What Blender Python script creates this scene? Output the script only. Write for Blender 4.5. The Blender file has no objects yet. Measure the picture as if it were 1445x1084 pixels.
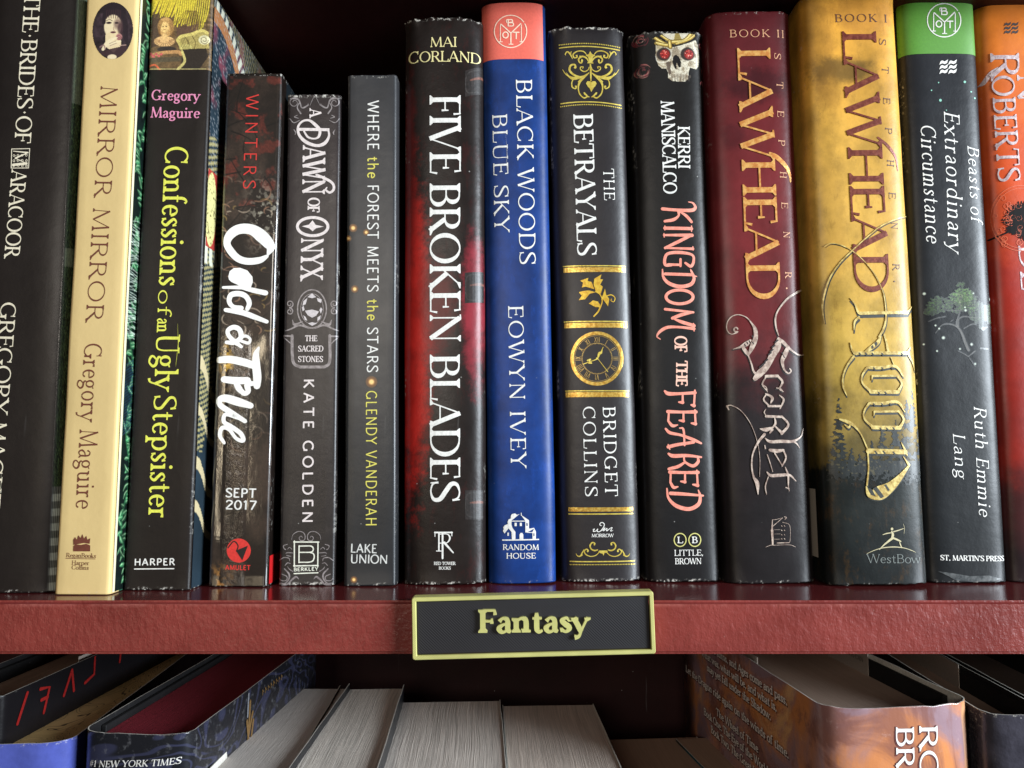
import bpy, bmesh, math, random
import numpy as np
from mathutils import Matrix, Vector
from mathutils.geometry import delaunay_2d_cdt
random.seed(7); rng = np.random.default_rng(7)
S = bpy.context.scene
C = S.collection

# ------------------------------------------------------------------ camera
FPX, PITCH, CAM = 1043.0, math.radians(4.8), Vector((0.0, -0.307, 0.059))
cd = bpy.data.cameras.new('camera'); cam = bpy.data.objects.new('camera', cd); C.objects.link(cam)
cd.sensor_width = 36.0; cd.lens = FPX/1445*36; cd.clip_start = 0.01; cd.clip_end = 50
cam.location = CAM; cam.rotation_euler = (math.radians(90)+PITCH, 0, 0)
S.camera = cam

# ------------------------------------------------------------------ light: a room with a window on the right
w = bpy.data.worlds.new('World'); S.world = w; w.use_nodes = True
w.node_tree.nodes['Background'].inputs[0].default_value = (0.85, 0.88, 0.95, 1)
w.node_tree.nodes['Background'].inputs[1].default_value = 0.04
def area(name, loc, target, sx, sy, power, col):
    l = bpy.data.lights.new(name, 'AREA'); l.shape = 'RECTANGLE'; l.size = sx; l.size_y = sy
    l.energy = power; l.color = col
    o = bpy.data.objects.new(name, l); C.objects.link(o); o.location = loc
    o.rotation_euler = (Vector(target)-Vector(loc)).to_track_quat('-Z', 'Y').to_euler()
    return o
area('window_light', (1.85, -0.98, 0.38), (0, 0, 0.08), 0.8, 0.8, 112, (0.83, 0.92, 1.0))
area('room_fill_light', (-0.30, -1.70, 0.45), (0, 0, 0.08), 0.5, 0.3, 7.5, (1.0, 0.91, 0.80))  # added soft warm fill for the spine fronts
area('lamp_light', (-0.915, -2.1, 0.10), (-0.05, 0, 0.08), 0.06, 0.62, 2.6, (1.0, 0.82, 0.56))
S.view_settings.view_transform = 'Standard'; S.view_settings.look = 'None'
S.view_settings.exposure = 0.0; S.view_settings.gamma = 1.0
S.cycles.max_bounces = 6

# ------------------------------------------------------------------ picture measurement -> shelf coordinates
def ray(px, py):
    d = Vector(((px-722.5)/FPX, 1.0, (542-py)/FPX))
    c, s = math.cos(PITCH), math.sin(PITCH)
    return Vector((d.x, d.y*c-d.z*s, d.y*s+d.z*c))
def at_y(px, py, Y):
    d = ray(px, py); return CAM + d*((Y-CAM.y)/d.y)
def at_z(px, py, Z):
    d = ray(px, py); return CAM + d*((Z-CAM.z)/d.z)

def lin(c):
    c = [v/255.0 for v in c[:3]]
    return tuple(v/12.92 if v <= .04045 else ((v+.055)/1.055)**2.4 for v in c)
def lin4(c): return lin(c)+(1.0,)

# ------------------------------------------------------------------ materials
class NT:
    def __init__(s, name):
        s.m = bpy.data.materials.new(name); s.m.use_nodes = True; s.t = s.m.node_tree
        s.p = s.t.nodes['Principled BSDF']; s.L = s.t.links.new
    def n(s, typ, **kw):
        nd = s.t.nodes.new(typ)
        for k, v in kw.items():
            if k.startswith('i_'):
                key = k[2:]; key = int(key) if key.isdigit() else key.replace('_', ' ')
                if hasattr(v, 'is_output'): s.L(v, nd.inputs[key])
                else: nd.inputs[key].default_value = v
            else: setattr(nd, k, v)
        return nd
    def math(s, op, a, b=None, c=None, clamp=False):
        nd = s.t.nodes.new('ShaderNodeMath'); nd.operation = op; nd.use_clamp = clamp
        for i, v in enumerate((a, b, c)):
            if v is None: continue
            if hasattr(v, 'is_output'): s.L(v, nd.inputs[i])
            else: nd.inputs[i].default_value = v
        return nd.outputs[0]
    def coord(s, scale=(1, 1, 1), rot=(0, 0, 0)):
        tc = s.t.nodes.new('ShaderNodeTexCoord')
        mp = s.n('ShaderNodeMapping', i_Scale=scale, i_Rotation=rot); s.L(tc.outputs['Object'], mp.inputs[0])
        return mp.outputs[0]
    def noise(s, scale, vec=None, detail=4, rough=.55, dist=0):
        nd = s.n('ShaderNodeTexNoise', i_Scale=scale, i_Detail=detail, i_Roughness=rough, i_Distortion=dist)
        s.L(vec if vec is not None else s.coord(), nd.inputs['Vector']); return nd.outputs[0]
    def step(s, v, lo, hi):
        nd = s.n('ShaderNodeMapRange', i_1=lo, i_2=hi); s.L(v, nd.inputs[0]); nd.interpolation_type = 'SMOOTHSTEP'; return nd.outputs[0]
    def mix(s, f, a, b, mode='MIX'):
        nd = s.t.nodes.new('ShaderNodeMix'); nd.data_type = 'RGBA'; nd.blend_type = mode
        for k, v in ((0, f), (6, a), (7, b)):
            if hasattr(v, 'is_output'): s.L(v, nd.inputs[k])
            else: nd.inputs[k].default_value = v if k == 0 else (tuple(v)+(1,))[:4]
        return nd.outputs[2]
    def xyz(s):
        tc = s.t.nodes.new('ShaderNodeTexCoord'); sp = s.t.nodes.new('ShaderNodeSeparateXYZ')
        s.L(tc.outputs['Object'], sp.inputs[0]); return sp.outputs
    def fin(s, col=None, rough=None, bump=None, bstr=.3, bdist=.0005, coat=0, metal=0, spec=.5, coatr=.1):
        p = s.p
        for key, v in (('Base Color', col), ('Roughness', rough), ('Metallic', metal)):
            if v is None: continue
            if hasattr(v, 'is_output'): s.L(v, p.inputs[key])
            else: p.inputs[key].default_value = (tuple(v)+(1,))[:4] if key == 'Base Color' else v
        p.inputs['Specular IOR Level'].default_value = spec
        p.inputs['Coat Weight'].default_value = coat; p.inputs['Coat Roughness'].default_value = coatr
        if bump is not None:
            b = s.n('ShaderNodeBump', i_Strength=bstr, i_Distance=bdist); s.L(bump, b.inputs['Height'])
            s.L(b.outputs[0], p.inputs['Normal'])
            if coat: s.L(b.outputs[0], p.inputs['Coat Normal'])
        return s.m

_mc = {}
def flat(name, rgb, rough=.5, metal=0, grain=.12, spec=.5):
    """printed ink or foil with a slight uneven lay"""
    if name in _mc: return _mc[name]
    n = NT(name); c = lin(rgb)
    nz = n.step(n.noise(900, detail=3), .3, .7)
    col = n.mix(nz, tuple(v*(1-grain) for v in c), tuple(min(1, v*(1+grain)) for v in c))
    _mc[name] = n.fin(col, rough, n.noise(1500), .12, .0001, metal=metal, spec=spec); return _mc[name]

def foil(name, a, b, rough=.33, metal=.5, scale=500):
    if name in _mc: return _mc[name]
    n = NT(name)
    nz = n.step(n.noise(scale, detail=5, rough=.7), .38, .62)
    _mc[name] = n.fin(n.mix(nz, lin(a), lin(b)), rough, n.noise(scale*1.6), .3, .00025, metal=metal); return _mc[name]

def jacket(name, w, h, stops, mottle=.25, mscale=60, rough=.42, coat=0, wear=.5, specks=.3, bump=.15, bscale=120,
           patches=(), grain=None, coatr=.15, side=None, spec=.26, scr=.25):
    """dust jacket / cover: stops = [(z in m, rgb)], patches = [(cx,cz,rx,rz,rgb,soft noise)], edge wear, scuffs and dust"""
    n = NT(name); X, Y, Z = n.xyz()
    base_n = n.noise(mscale, detail=6, rough=.62)
    if len(stops) > 1:
        zz = n.math('ADD', Z, n.math('MULTIPLY', n.math('SUBTRACT', base_n, .5), .05))
        col = None
        for i, (z, c) in enumerate(stops):
            if col is None: col = n.mix(0.0, lin(c), lin(c)); zprev = z; continue
            col = n.mix(n.step(zz, zprev, z), col, lin(c)); zprev = z
    else: col = n.mix(0.0, lin(stops[0][1]), lin(stops[0][1]))
    for (cx, cz, rx, rz, c, amt) in patches:
        dx = n.math('DIVIDE', n.math('SUBTRACT', X, cx), rx); dz = n.math('DIVIDE', n.math('SUBTRACT', Z, cz), rz)
        r = n.math('SQRT', n.math('ADD', n.math('MULTIPLY', dx, dx), n.math('MULTIPLY', dz, dz)))
        r = n.math('ADD', r, n.math('MULTIPLY', n.math('SUBTRACT', n.noise(mscale*1.7, detail=8, rough=.75), .5), 1.6))
        col = n.mix(n.math('MULTIPLY', n.step(r, 1.15, .45), amt), col, lin(c))
    lo = n.step(base_n, .25, .75)
    m = n.math('MULTIPLY_ADD', lo, mottle*2, 1-mottle)
    cm = n.n('ShaderNodeCombineColor'); [n.L(m, cm.inputs[i]) for i in range(3)]
    col = n.mix(1.0, col, cm.outputs[0], 'MULTIPLY')
    if grain:   # fine second colour threaded through
        g = n.step(n.noise(grain[1], detail=8, rough=.8, vec=n.coord((1, 1, .45))), .52, .66)
        col = n.mix(n.math('MULTIPLY', g, grain[2]), col, lin(grain[0]))
    if side:    # colour of the covers beyond the spine
        sx = n.step(Y, .0045+side[1], .0052+side[1]); col = n.mix(sx, col, lin(side[0]))
    if scr:
        sc = n.step(n.noise(240, n.coord((1, 1, .05), (0, .3, 0)), detail=3), .69, .73)
        sc2 = n.step(n.noise(30, detail=2), .45, .6)
        col = n.mix(n.math('MULTIPLY', n.math('MULTIPLY', sc, sc2), scr*.5), col, (.35, .34, .33))
    if specks:
        v = n.n('ShaderNodeTexVoronoi', i_Scale=260.0, i_Randomness=1.0); n.L(n.coord(), v.inputs['Vector'])
        dot = n.step(v.outputs['Distance'], .10, .05)
        sp = n.t.nodes.new('ShaderNodeSeparateColor'); n.L(v.outputs['Color'], sp.inputs[0])
        dot = n.math('MULTIPLY', dot, n.step(sp.outputs[0], .93, .97))
        col = n.mix(n.math('MULTIPLY', dot, specks), col, (.75, .74, .7))
    if wear:
        ax = n.math('ABSOLUTE', X)
        ex = n.step(ax, w/2-.0014, w/2-.0002)
        ez = n.math('MAXIMUM', n.step(Z, .0016, .0004), n.step(Z, h-.0018, h-.0006))
        e = n.math('MAXIMUM', n.math('MULTIPLY', n.math('MULTIPLY', ex, .9), n.step(n.noise(26, detail=2), .52, .66)), ez)
        e = n.math('MULTIPLY', e, n.step(n.noise(520, detail=6, rough=.75), .60-.1*wear, .66-.1*wear))
        fy = n.step(Y, .02, .012); e = n.math('MULTIPLY', e, fy)
        col = n.mix(n.math('MULTIPLY', e, min(1, wear*1.4)), col, (.62, .59, .53))
    rr = n.math('MULTIPLY_ADD', n.noise(35, detail=5), .22, rough-.11)
    return n.fin(col, rr, n.math('MULTIPLY_ADD', n.noise(24, n.coord((1, 1, .7)), detail=3), 2.2, n.noise(bscale, detail=6, rough=.6)), bump, .0012, coat=coat, coatr=coatr, spec=spec)

def pages(name, rgb, line=.35, scale=2200, axis='X', rough=.85):
    n = NT(name)
    sc = {'X': (1, .012, .012), 'Y': (.012, 1, .012)}[axis]
    wob = n.n('ShaderNodeTexNoise', i_Scale=16.0, i_Detail=3.0); n.L(n.coord(), wob.inputs['Vector'])
    off = n.n('ShaderNodeVectorMath', operation='MULTIPLY_ADD'); n.L(wob.outputs['Color'], off.inputs[0]); off.inputs[1].default_value = (.0042, 0, 0) if axis == 'X' else (0, .004, 0)
    tc = n.t.nodes.new('ShaderNodeTexCoord'); n.L(tc.outputs['Object'], off.inputs[2])
    mp = n.n('ShaderNodeMapping', i_Scale=sc); n.L(off.outputs[0], mp.inputs[0]); cvec = mp.outputs[0]
    nz = n.noise(scale, cvec, detail=3, rough=.7)
    big = n.noise(scale*.12, cvec, detail=3)
    f = n.math('ADD', n.math('MULTIPLY', n.step(nz, .35, .65), .7), n.math('MULTIPLY', n.step(big, .3, .7), .3))
    c = lin(rgb); col = n.mix(f, tuple(v*(1-line) for v in c), tuple(min(1, v*(1+line*.4)) for v in c))
    st = n.step(n.noise(25, detail=5), .45, .8)
    col = n.mix(n.math('MULTIPLY', st, .25), col, tuple(v*.72 for v in c))
    return n.fin(col, rough, nz, .5, .0006)

def vcol(name, rough=.4, coat=0, bump=.1, bscale=700, spec=.5):
    n = NT(name); a = n.n('ShaderNodeAttribute', attribute_name='print')
    nz = n.math('MULTIPLY_ADD', n.noise(1100, detail=2), .24, .88)
    cm = n.n('ShaderNodeCombineColor'); [n.L(nz, cm.inputs[i]) for i in range(3)]
    col = n.mix(1.0, a.outputs['Color'], cm.outputs[0], 'MULTIPLY')
    return n.fin(col, rough, n.noise(bscale), bump, .0004, coat=coat, spec=spec)

# ------------------------------------------------------------------ object helpers
def link(name, mesh, parent=None, mw=None):
    o = bpy.data.objects.new(name, mesh); C.objects.link(o)
    if parent is not None: o.parent = parent
    if mw is not None: o.matrix_local = mw
    return o
def mesh(name, vs, fs, mat, smooth=False):
    me = bpy.data.meshes.new(name); me.from_pydata([tuple(v) for v in vs], [], [tuple(f) for f in fs])
    for m in (mat if isinstance(mat, (list, tuple)) else [mat]): me.materials.append(m)
    if smooth: me.shade_smooth()
    me.update(); return me
def box_mesh(name, x0, x1, y0, y1, z0, z1, mat, bevel=0, seg=2):
    bm = bmesh.new(); bmesh.ops.create_cube(bm, size=1)
    for v in bm.verts:
        v.co = Vector(((x0+x1)/2+v.co.x*(x1-x0), (y0+y1)/2+v.co.y*(y1-y0), (z0+z1)/2+v.co.z*(z1-z0)))
    if bevel: bmesh.ops.bevel(bm, geom=bm.edges[:], offset=bevel, segments=seg, affect='EDGES', profile=.6)
    me = bpy.data.meshes.new(name); bm.to_mesh(me); bm.free(); me.materials.append(mat)
    return me
def tag(o, label=None, cat=None, group=None, kind=None):
    for k, v in (('label', label), ('category', cat), ('group', group), ('kind', kind)):
        if v: o[k] = v
    return o

# ------------------------------------------------------------------ lettering: a small stroke alphabet drawn for this scene
# T thick, t thin, a auto contrast, k serif beak, w/c smooth with weights, d dot, O = arc; flags S/E serif at start/end, L left top serif
GL = {
'A': (.78, "t .06,0 .37,1 S;T .37,1 .70,0 E;t .17,.34 .57,.34"),
'B': (.68, "T .14,0 .14,1 S E;a .14,.97 O.34,.755,.20,.215,90,-90 .14,.54;a .14,.54 O.36,.285,.25,.255,90,-90 .14,.03"),
'C': (.76, "a O.41,.5,.35,.47,48,312;k .66,.70 .66,.98;k .66,.04 .66,.24"),
'D': (.80, "T .14,0 .14,1 S E;a .14,.97 O.34,.5,.38,.47,90,-90 .14,.03"),
'E': (.62, "T .14,0 .14,1 S E;t .14,.97 .54,.97;k .53,1 .55,.79;t .14,.52 .45,.52;k .45,.62 .45,.42;t .14,.03 .57,.03;k .56,0 .60,.24"),
'F': (.58, "T .14,0 .14,1 S E;t .14,.97 .54,.97;k .53,1 .55,.77;t .14,.50 .44,.50;k .44,.61 .44,.39"),
'G': (.82, "a O.41,.5,.35,.47,48,312;k .66,.70 .66,.98;T .68,.04 .68,.42 E"),
'H': (.80, "T .14,0 .14,1 S E;T .66,0 .66,1 S E;t .14,.52 .66,.52"),
'I': (.28, "T .14,0 .14,1 S E"),
'J': (.44, "w .30,1,1 .30,.2,1 .22,.02,.5 .08,.03,.4 S"),
'K': (.74, "T .14,0 .14,1 S E;t .60,1 .16,.42 S;T .27,.55 .66,0 E"),
'L': (.60, "T .14,0 .14,1 S E;t .14,.03 .56,.03;k .55,0 .59,.26"),
'M': (.96, "t .12,0 .17,1 S;T .16,1 .48,.04;t .48,.04 .79,1;T .79,1 .84,0 E"),
'N': (.82, "t .13,0 .13,1 S;T .13,.97 .69,.02;t .69,0 .69,1 E;k .04,.985 .16,.985"),
'O': (.86, "a O.43,.5,.36,.48,0,360"),
'P': (.64, "T .14,0 .14,1 S E;a .14,.97 O.34,.72,.22,.25,90,-90 .14,.47"),
'Q': (.86, "a O.43,.5,.36,.48,0,360;T .46,.08 .78,-.18"),
'R': (.72, "T .14,0 .14,1 S E;a .14,.97 O.34,.735,.21,.235,90,-90 .14,.50;T .34,.50 .66,0 E"),
'S': (.62, "w .54,.80,.0 .48,.93,.1 .32,.97,.0 .13,.88,.6 .12,.70,.95 .31,.52,1 .52,.33,.95 .52,.12,.6 .32,.03,0 .13,.08,.1 .07,.20,.0;k .54,.98 .55,.74;k .08,.02 .07,.28"),
'T': (.70, "T .35,0 .35,1 S;t .04,.97 .66,.97;k .05,1 .03,.76;k .65,1 .67,.76"),
'U': (.78, "w .14,1,1 .14,.65,1 .14,.30,1 .20,.08,.6 .38,.02,.1 .57,.08,.1 .64,.30,0 .64,.65,0 .64,1,0 S E"),
'V': (.74, "T .05,1 .37,0 S;t .37,0 .68,1 E"),
'W': (1.06, "T .05,1 .32,0 S;t .32,0 .53,.98;T .53,1 .78,0;t .78,0 1.01,1 E;k .44,.985 .60,.985"),
'X': (.76, "T .08,1 .66,0 S E;t .64,1 .10,0 S E"),
'Y': (.72, "T .05,1 .36,.48 S;t .66,1 .36,.48 S;T .36,.50 .36,0 E"),
'Z': (.66, "t .08,.97 .58,.97;T .56,.97 .08,.03;t .08,.03 .60,.03;k .09,1 .07,.77;k .59,0 .61,.25"),
'a': (.50, "w .09,.48,.7 .20,.62,.1 .34,.56,.7 .37,.40,1 .37,.12,1 .47,.02,.2;w .37,.37,0 .20,.33,.2 .08,.18,1 .15,.03,.5 .27,.04,.1 .37,.16,0"),
'b': (.58, "T .13,1 .13,.03 L;a O.31,.32,.21,.30,140,-140"),
'c': (.48, "a O.28,.32,.21,.30,45,315;d .42,.52"),
'd': (.60, "a O.27,.32,.20,.30,40,320;T .46,1 .46,0 L E"),
'e': (.50, "t .08,.35 .45,.35;a O.27,.32,.19,.30,8,320"),
'f': (.38, "w .38,.93,.6 .28,1,.3 .17,.86,1 .15,.6,1 .15,.3,1 .15,0,1 E;t .03,.62 .32,.62"),
'g': (.54, "a O.24,.42,.16,.20,0,360;w .13,.25,0 .09,.14,.6 .20,.07,.6 .38,.03,1 .46,-.1,.8 .30,-.26,.2 .10,-.21,.6 .06,-.1,.4 .2,.05,0;t .36,.55 .50,.61"),
'h': (.62, "T .13,1 .13,0 L E;w .13,.45,0 .28,.61,.2 .43,.56,.8 .46,.40,1 .46,.2,1 .46,0,1 E"),
'i': (.27, "T .14,.62 .14,0 L E;d .14,.87"),
'k': (.56, "T .13,1 .13,0 L E;t .44,.62 .16,.26;T .24,.37 .48,0 E"),
'l': (.27, "T .14,1 .14,0 L E"),
'm': (.90, "T .13,.62 .13,0 L E;w .13,.45,0 .26,.61,.2 .40,.56,.8 .43,.40,1 .43,.2,1 .43,0,1 E;w .43,.45,0 .56,.61,.2 .70,.56,.8 .74,.40,1 .74,.2,1 .74,0,1 E"),
'n': (.62, "T .13,.62 .13,0 L E;w .13,.45,0 .28,.61,.2 .43,.56,.8 .46,.40,1 .46,.2,1 .46,0,1 E"),
'o': (.55, "a O.275,.32,.21,.31,0,360"),
'p': (.60, "T .13,.62 .13,-.28 L E;a O.32,.32,.21,.30,140,-140"),
'r': (.42, "T .13,.62 .13,0 L E;w .13,.42,0 .22,.58,.3 .37,.58,1"),
's': (.42, "w .34,.50,.2 .22,.61,.1 .09,.50,.8 .20,.34,1 .34,.18,.9 .22,.02,.2 .07,.10,.2;k .35,.62 .35,.46;k .07,.0 .07,.18"),
't': (.38, "w .17,.84,.3 .17,.6,1 .17,.3,1 .18,.12,1 .25,.02,.4 .36,.08,0;t .03,.61 .34,.61"),
'u': (.62, "w .13,.62,1 .13,.35,1 .14,.12,.9 .25,.02,.3 .38,.08,0 .46,.2,0 L;T .46,.62 .46,0 L E"),
'v': (.54, "T .04,.62 .27,0 S;t .27,0 .50,.62 E"),
'w': (.80, "T .04,.62 .22,0 S;t .22,0 .40,.60;T .40,.62 .58,0;t .58,0 .76,.62 E"),
'x': (.54, "T .06,.62 .48,0 S E;t .47,.62 .07,0 S E"),
'y': (.54, "T .04,.62 .28,.02 S;t .50,.62 .28,.04 S;w .29,.06,0 .20,-.19,.3 .06,-.24,.9"),
'z': (.46, "t .06,.6 .40,.6;T .38,.6 .07,.02;t .07,.02 .42,.02"),
'0': (.56, "a O.28,.5,.21,.48,0,360"),
'1': (.36, "T .20,0 .20,1 S;t .20,1 .06,.82"),
'2': (.54, "w .07,.78,.3 .16,.95,.2 .32,.97,.2 .46,.84,.9 .44,.66,1 .26,.38,.8 .07,.06,.5;t .07,.04 .50,.04"),
'7': (.52, "t .05,.96 .48,.96;T .48,.96 .18,0"),
'#': (.60, "t .14,0 .26,1;t .34,0 .46,1;t .04,.34 .54,.34;t .06,.66 .56,.66"),
'$': (.60, "w .48,.80,.0 .30,.90,.0 .12,.72,.9 .30,.50,1 .46,.28,.9 .30,.10,0 .08,.20,.0;t .3,-.05 .3,1.05"),
'9': (.54, "a O.28,.70,.19,.27,0,360;w .47,.70,.8 .42,.3,.8 .2,.02,.3"), '5': (.54, "t .12,.96 .46,.96;t .12,.96 .12,.56;w .12,.56,0 .34,.62,.3 .46,.32,1 .3,.04,.3 .08,.1,.3"),
'.': (.24, "d .12,.06"), ',': (.24, "d .12,.06;t .13,.04 .07,-.14"), "'": (.2, "T .10,1 .09,.74"), '*': (.36, "D .18,.50"),
'&': (.84, "w .74,.40,.1 .60,.10,.3 .30,.02,.6 .08,.22,1 .25,.50,.8 .44,.72,.6 .36,.96,.1 .20,.86,.7 .26,.62,1 .50,.28,1 .78,.0,1"),
'-': (.36, "t .04,.34 .32,.34"), ' ': (.30, ""),
}
def smooth_pts(pts, n=7):
    P = np.array(pts, float)
    if len(P) < 3: return P
    out = []; Q = np.vstack([2*P[0]-P[1], P, 2*P[-1]-P[-2]])
    for i in range(1, len(Q)-2):
        a, b, c, d = Q[i-1], Q[i], Q[i+1], Q[i+2]
        for t in np.linspace(0, 1, n, endpoint=False):
            out.append(.5*((2*b)+(c-a)*t+(2*a-5*b+4*c-d)*t*t+(3*b-a-3*c+d)*t**3))
    out.append(P[-1]); return np.array(out)
def ribbon(P, W, cap=False):
    """quads along a centre line P (n,2) with widths W"""
    P = np.asarray(P, float); W = np.asarray(W, float)
    D = np.gradient(P, axis=0); L = np.hypot(D[:, 0], D[:, 1]); L[L == 0] = 1; D /= L[:, None]
    closed = len(P) > 5 and np.hypot(*(P[0]-P[-1])) < 1e-6
    if closed:
        d = P[1]-P[-2]; d /= np.hypot(*d); D[0] = D[-1] = d
    Nn = np.stack([-D[:, 1], D[:, 0]], 1); A = P+Nn*W[:, None]/2; B = P-Nn*W[:, None]/2
    polys = [[A[i], B[i], B[i+1], A[i+1]] for i in range(len(P)-1)]
    if cap:
        for e in (0, -1):
            r = W[e]/2
            polys.append([P[e]+r*np.array((math.cos(t), math.sin(t))) for t in np.linspace(0, 2*math.pi, 9)[:-1]])
    return polys
_gc = {}
def glyph(ch, thick, thin, serif, xs):
    k = (ch, round(thick, 3), round(thin, 3), serif, round(xs, 3))
    if k in _gc: return _gc[k]
    wd, spec = GL.get(ch, GL['.']); polys = []
    for st in spec.split(';'):
        tk = st.split()
        if not tk: continue
        typ = tk[0]; fl = ''.join(t for t in tk[1:] if t in ('S', 'E', 'L')); pts = []
        for t in tk[1:]:
            if t in ('S', 'E', 'L'): continue
            if t[0] == 'O':
                cx, cy, rx, ry, a0, a1 = map(float, t[1:].split(','))
                n = max(8, int(abs(a1-a0)/12))
                pts += [(cx+rx*math.cos(math.radians(a)), cy+ry*math.sin(math.radians(a)), 0) for a in np.linspace(a0, a1, n)]
            else:
                v = list(map(float, t.split(','))); pts.append((v[0], v[1], v[2] if len(v) > 2 else 0))
        P = np.array(pts); P[:, 0] *= xs
        if typ == 'd' or typ == 'D':
            r = thick*(.62 if typ == 'd' else .5); c = P[0, :2]
            if typ == 'D': polys.append([c+r*np.array(q) for q in ((1, 0), (0, 1.3), (-1, 0), (0, -1.3))])
            else: polys.append([c+r*np.array((math.cos(t), math.sin(t))) for t in np.linspace(0, 2*math.pi, 11)[:-1]])
            continue
        if typ == 'k':
            if not serif: continue
            W = np.array([thin*.8, thin*1.5]); 
        elif typ == 'T': W = np.full(len(P), thick)
        elif typ == 't': W = np.full(len(P), thin)
        elif typ in 'wc':
            P = smooth_pts(P, 6); W = thin+(thick-thin)*np.clip(P[:, 2], 0, 1)
        else:
            D = np.gradient(P[:, :2], axis=0); L = np.hypot(D[:, 0], D[:, 1]); L[L == 0] = 1
            W = thin+(thick-thin)*(np.abs(D[:, 1])/L)**1.6
            if len(P) > 5 and np.hypot(*(P[0, :2]-P[-1, :2])) < 1e-6: W[0] = W[-1] = W[1]
        polys += ribbon(P[:, :2], W)
        if serif:
            sw = serif if isinstance(serif, float) else .10
            for e, on in ((0, 'S' in fl), (-1, 'E' in fl), (0, 'L' in fl)):
                if not on: continue
                c = P[e, :2]; o = P[-1 if e == 0 else 0, :2]; up = 1 if o[1] > c[1] else -1
                hw = W[e]/2; th = max(.035, thin*.75); l = hw+sw; r = hw+sw
                if 'L' in fl and up < 0 and e == 0: r = hw
                lean = (o[0]-c[0])/max(.05, abs(o[1]-c[1]))*.11
                polys.append([np.array(q) for q in ((c[0]-l, c[1]), (c[0]+r, c[1]), (c[0]+r, c[1]+up*th), (c[0]+hw+lean, c[1]+up*(th+.08)),
                              (c[0]-hw+lean, c[1]+up*(th+.08)), (c[0]-l, c[1]+up*th))])
    _gc[k] = (wd*xs, polys); return _gc[k]
def layout(text, H, Lg, thick=.15, thin=.05, serif=True, track=0, slant=0, scales=None):
    """polygons in units where cap height = H and the whole line is Lg long"""
    nat = sum((GL.get(c, GL['.'])[0])*(scales.get(i, 1) if scales else 1) for i, c in enumerate(text)) - .10
    tot = nat+track*(len(text)-1); xs = (Lg/H)/tot
    if xs < .45: xs = .45
    out = []; x = -.05*xs
    for i, ch in enumerate(text):
        sc = scales.get(i, 1) if scales else 1
        wd, polys = glyph(ch, thick, thin, serif, xs)
        g = [[((p[0]*sc+x+slant*p[1]*sc)*H, p[1]*sc*H) for p in poly] for poly in polys]
        if g: out.append(g)
        x += wd*sc+track*xs
    return out

def cdt_mesh(groups, xcuts=(), eps=1e-4):
    """union of overlapping polygons (2-D, mm) -> verts, tris, cut along the given x so that they can be bent"""
    VS, FS = [], []
    for polys in groups:
        vs, es, src = [], [], []
        for p in polys:
            a = sum(p[i][0]*p[(i+1) % len(p)][1]-p[(i+1) % len(p)][0]*p[i][1] for i in range(len(p)))
            if abs(a) < 1e-6: continue
            q = np.array([(float(v[0]), float(v[1])) for v in p]); b0 = len(vs); n = len(q); src.append(q)
            vs += [Vector(v) for v in q]; es += [(b0+i, b0+(i+1) % n) for i in range(n)]
        if not src: continue
        al = np.vstack(src); lo, hi = al.min(0), al.max(0)
        for xc in xcuts:
            if lo[0] < xc < hi[0]:
                i = len(vs); vs += [Vector((xc, lo[1]-.01)), Vector((xc, hi[1]+.01))]; es.append((i, i+1))
        ov, oe, of, _, _, off = delaunay_2d_cdt(vs, es, [], 0, eps, False)
        V = np.array([(v.x, v.y) for v in ov]); F = np.array([f for f in of if len(f) == 3]); cen = V[F].mean(1); ok = np.zeros(len(F), bool)
        for q in src:
            m = ~ok & (cen[:, 0] > q[:, 0].min()) & (cen[:, 0] < q[:, 0].max()) & (cen[:, 1] > q[:, 1].min()) & (cen[:, 1] < q[:, 1].max())
            if not m.any(): continue
            c = cen[m]; r = np.zeros(len(c), bool); j = len(q)-1
            for i in range(len(q)):
                xi, yi = q[i]; xj, yj = q[j]
                r ^= ((yi > c[:, 1]) != (yj > c[:, 1])) & (c[:, 0] < (xj-xi)*(c[:, 1]-yi)/((yj-yi) or 1e-12)+xi); j = i
            ok[np.nonzero(m)[0][r]] = True
        base = len(VS); VS += [tuple(v) for v in V]; FS += [[base+int(k) for k in f] for f in F[ok]]
    return VS, FS
def vnoise(x, y, seed=0):
    x = np.asarray(x, float); y = np.asarray(y, float)
    xi = np.floor(x).astype(np.int64); yi = np.floor(y).astype(np.int64); fx = x-xi; fy = y-yi
    def h(a, b):
        v = (a*374761393+b*668265263+seed*1442695041) & 0x7fffffff
        v = ((v ^ (v >> 13))*1274126177) & 0x7fffffff
        return ((v ^ (v >> 16)) & 0xffff)/65535.0
    fx = fx*fx*(3-2*fx); fy = fy*fy*(3-2*fy)
    return (h(xi, yi)*(1-fx)+h(xi+1, yi)*fx)*(1-fy)+(h(xi, yi+1)*(1-fx)+h(xi+1, yi+1)*fx)*fy
def fbm(x, y, seed=0, o=4):
    s = 0; a = .5; t = 0
    for i in range(o):
        s = s+a*vnoise(np.asarray(x)*2**i, np.asarray(y)*2**i, seed+i*17); t += a; a *= .5
    return s/t

PAPER = pages('page_paper', (205, 192, 170)); EDGE = flat('torn_paper_edge', (205, 200, 190), .8)
BOARD = jacket('black_board', .03, .3, [(0, (24, 23, 24))], wear=0, specks=.2, rough=.7)

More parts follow.
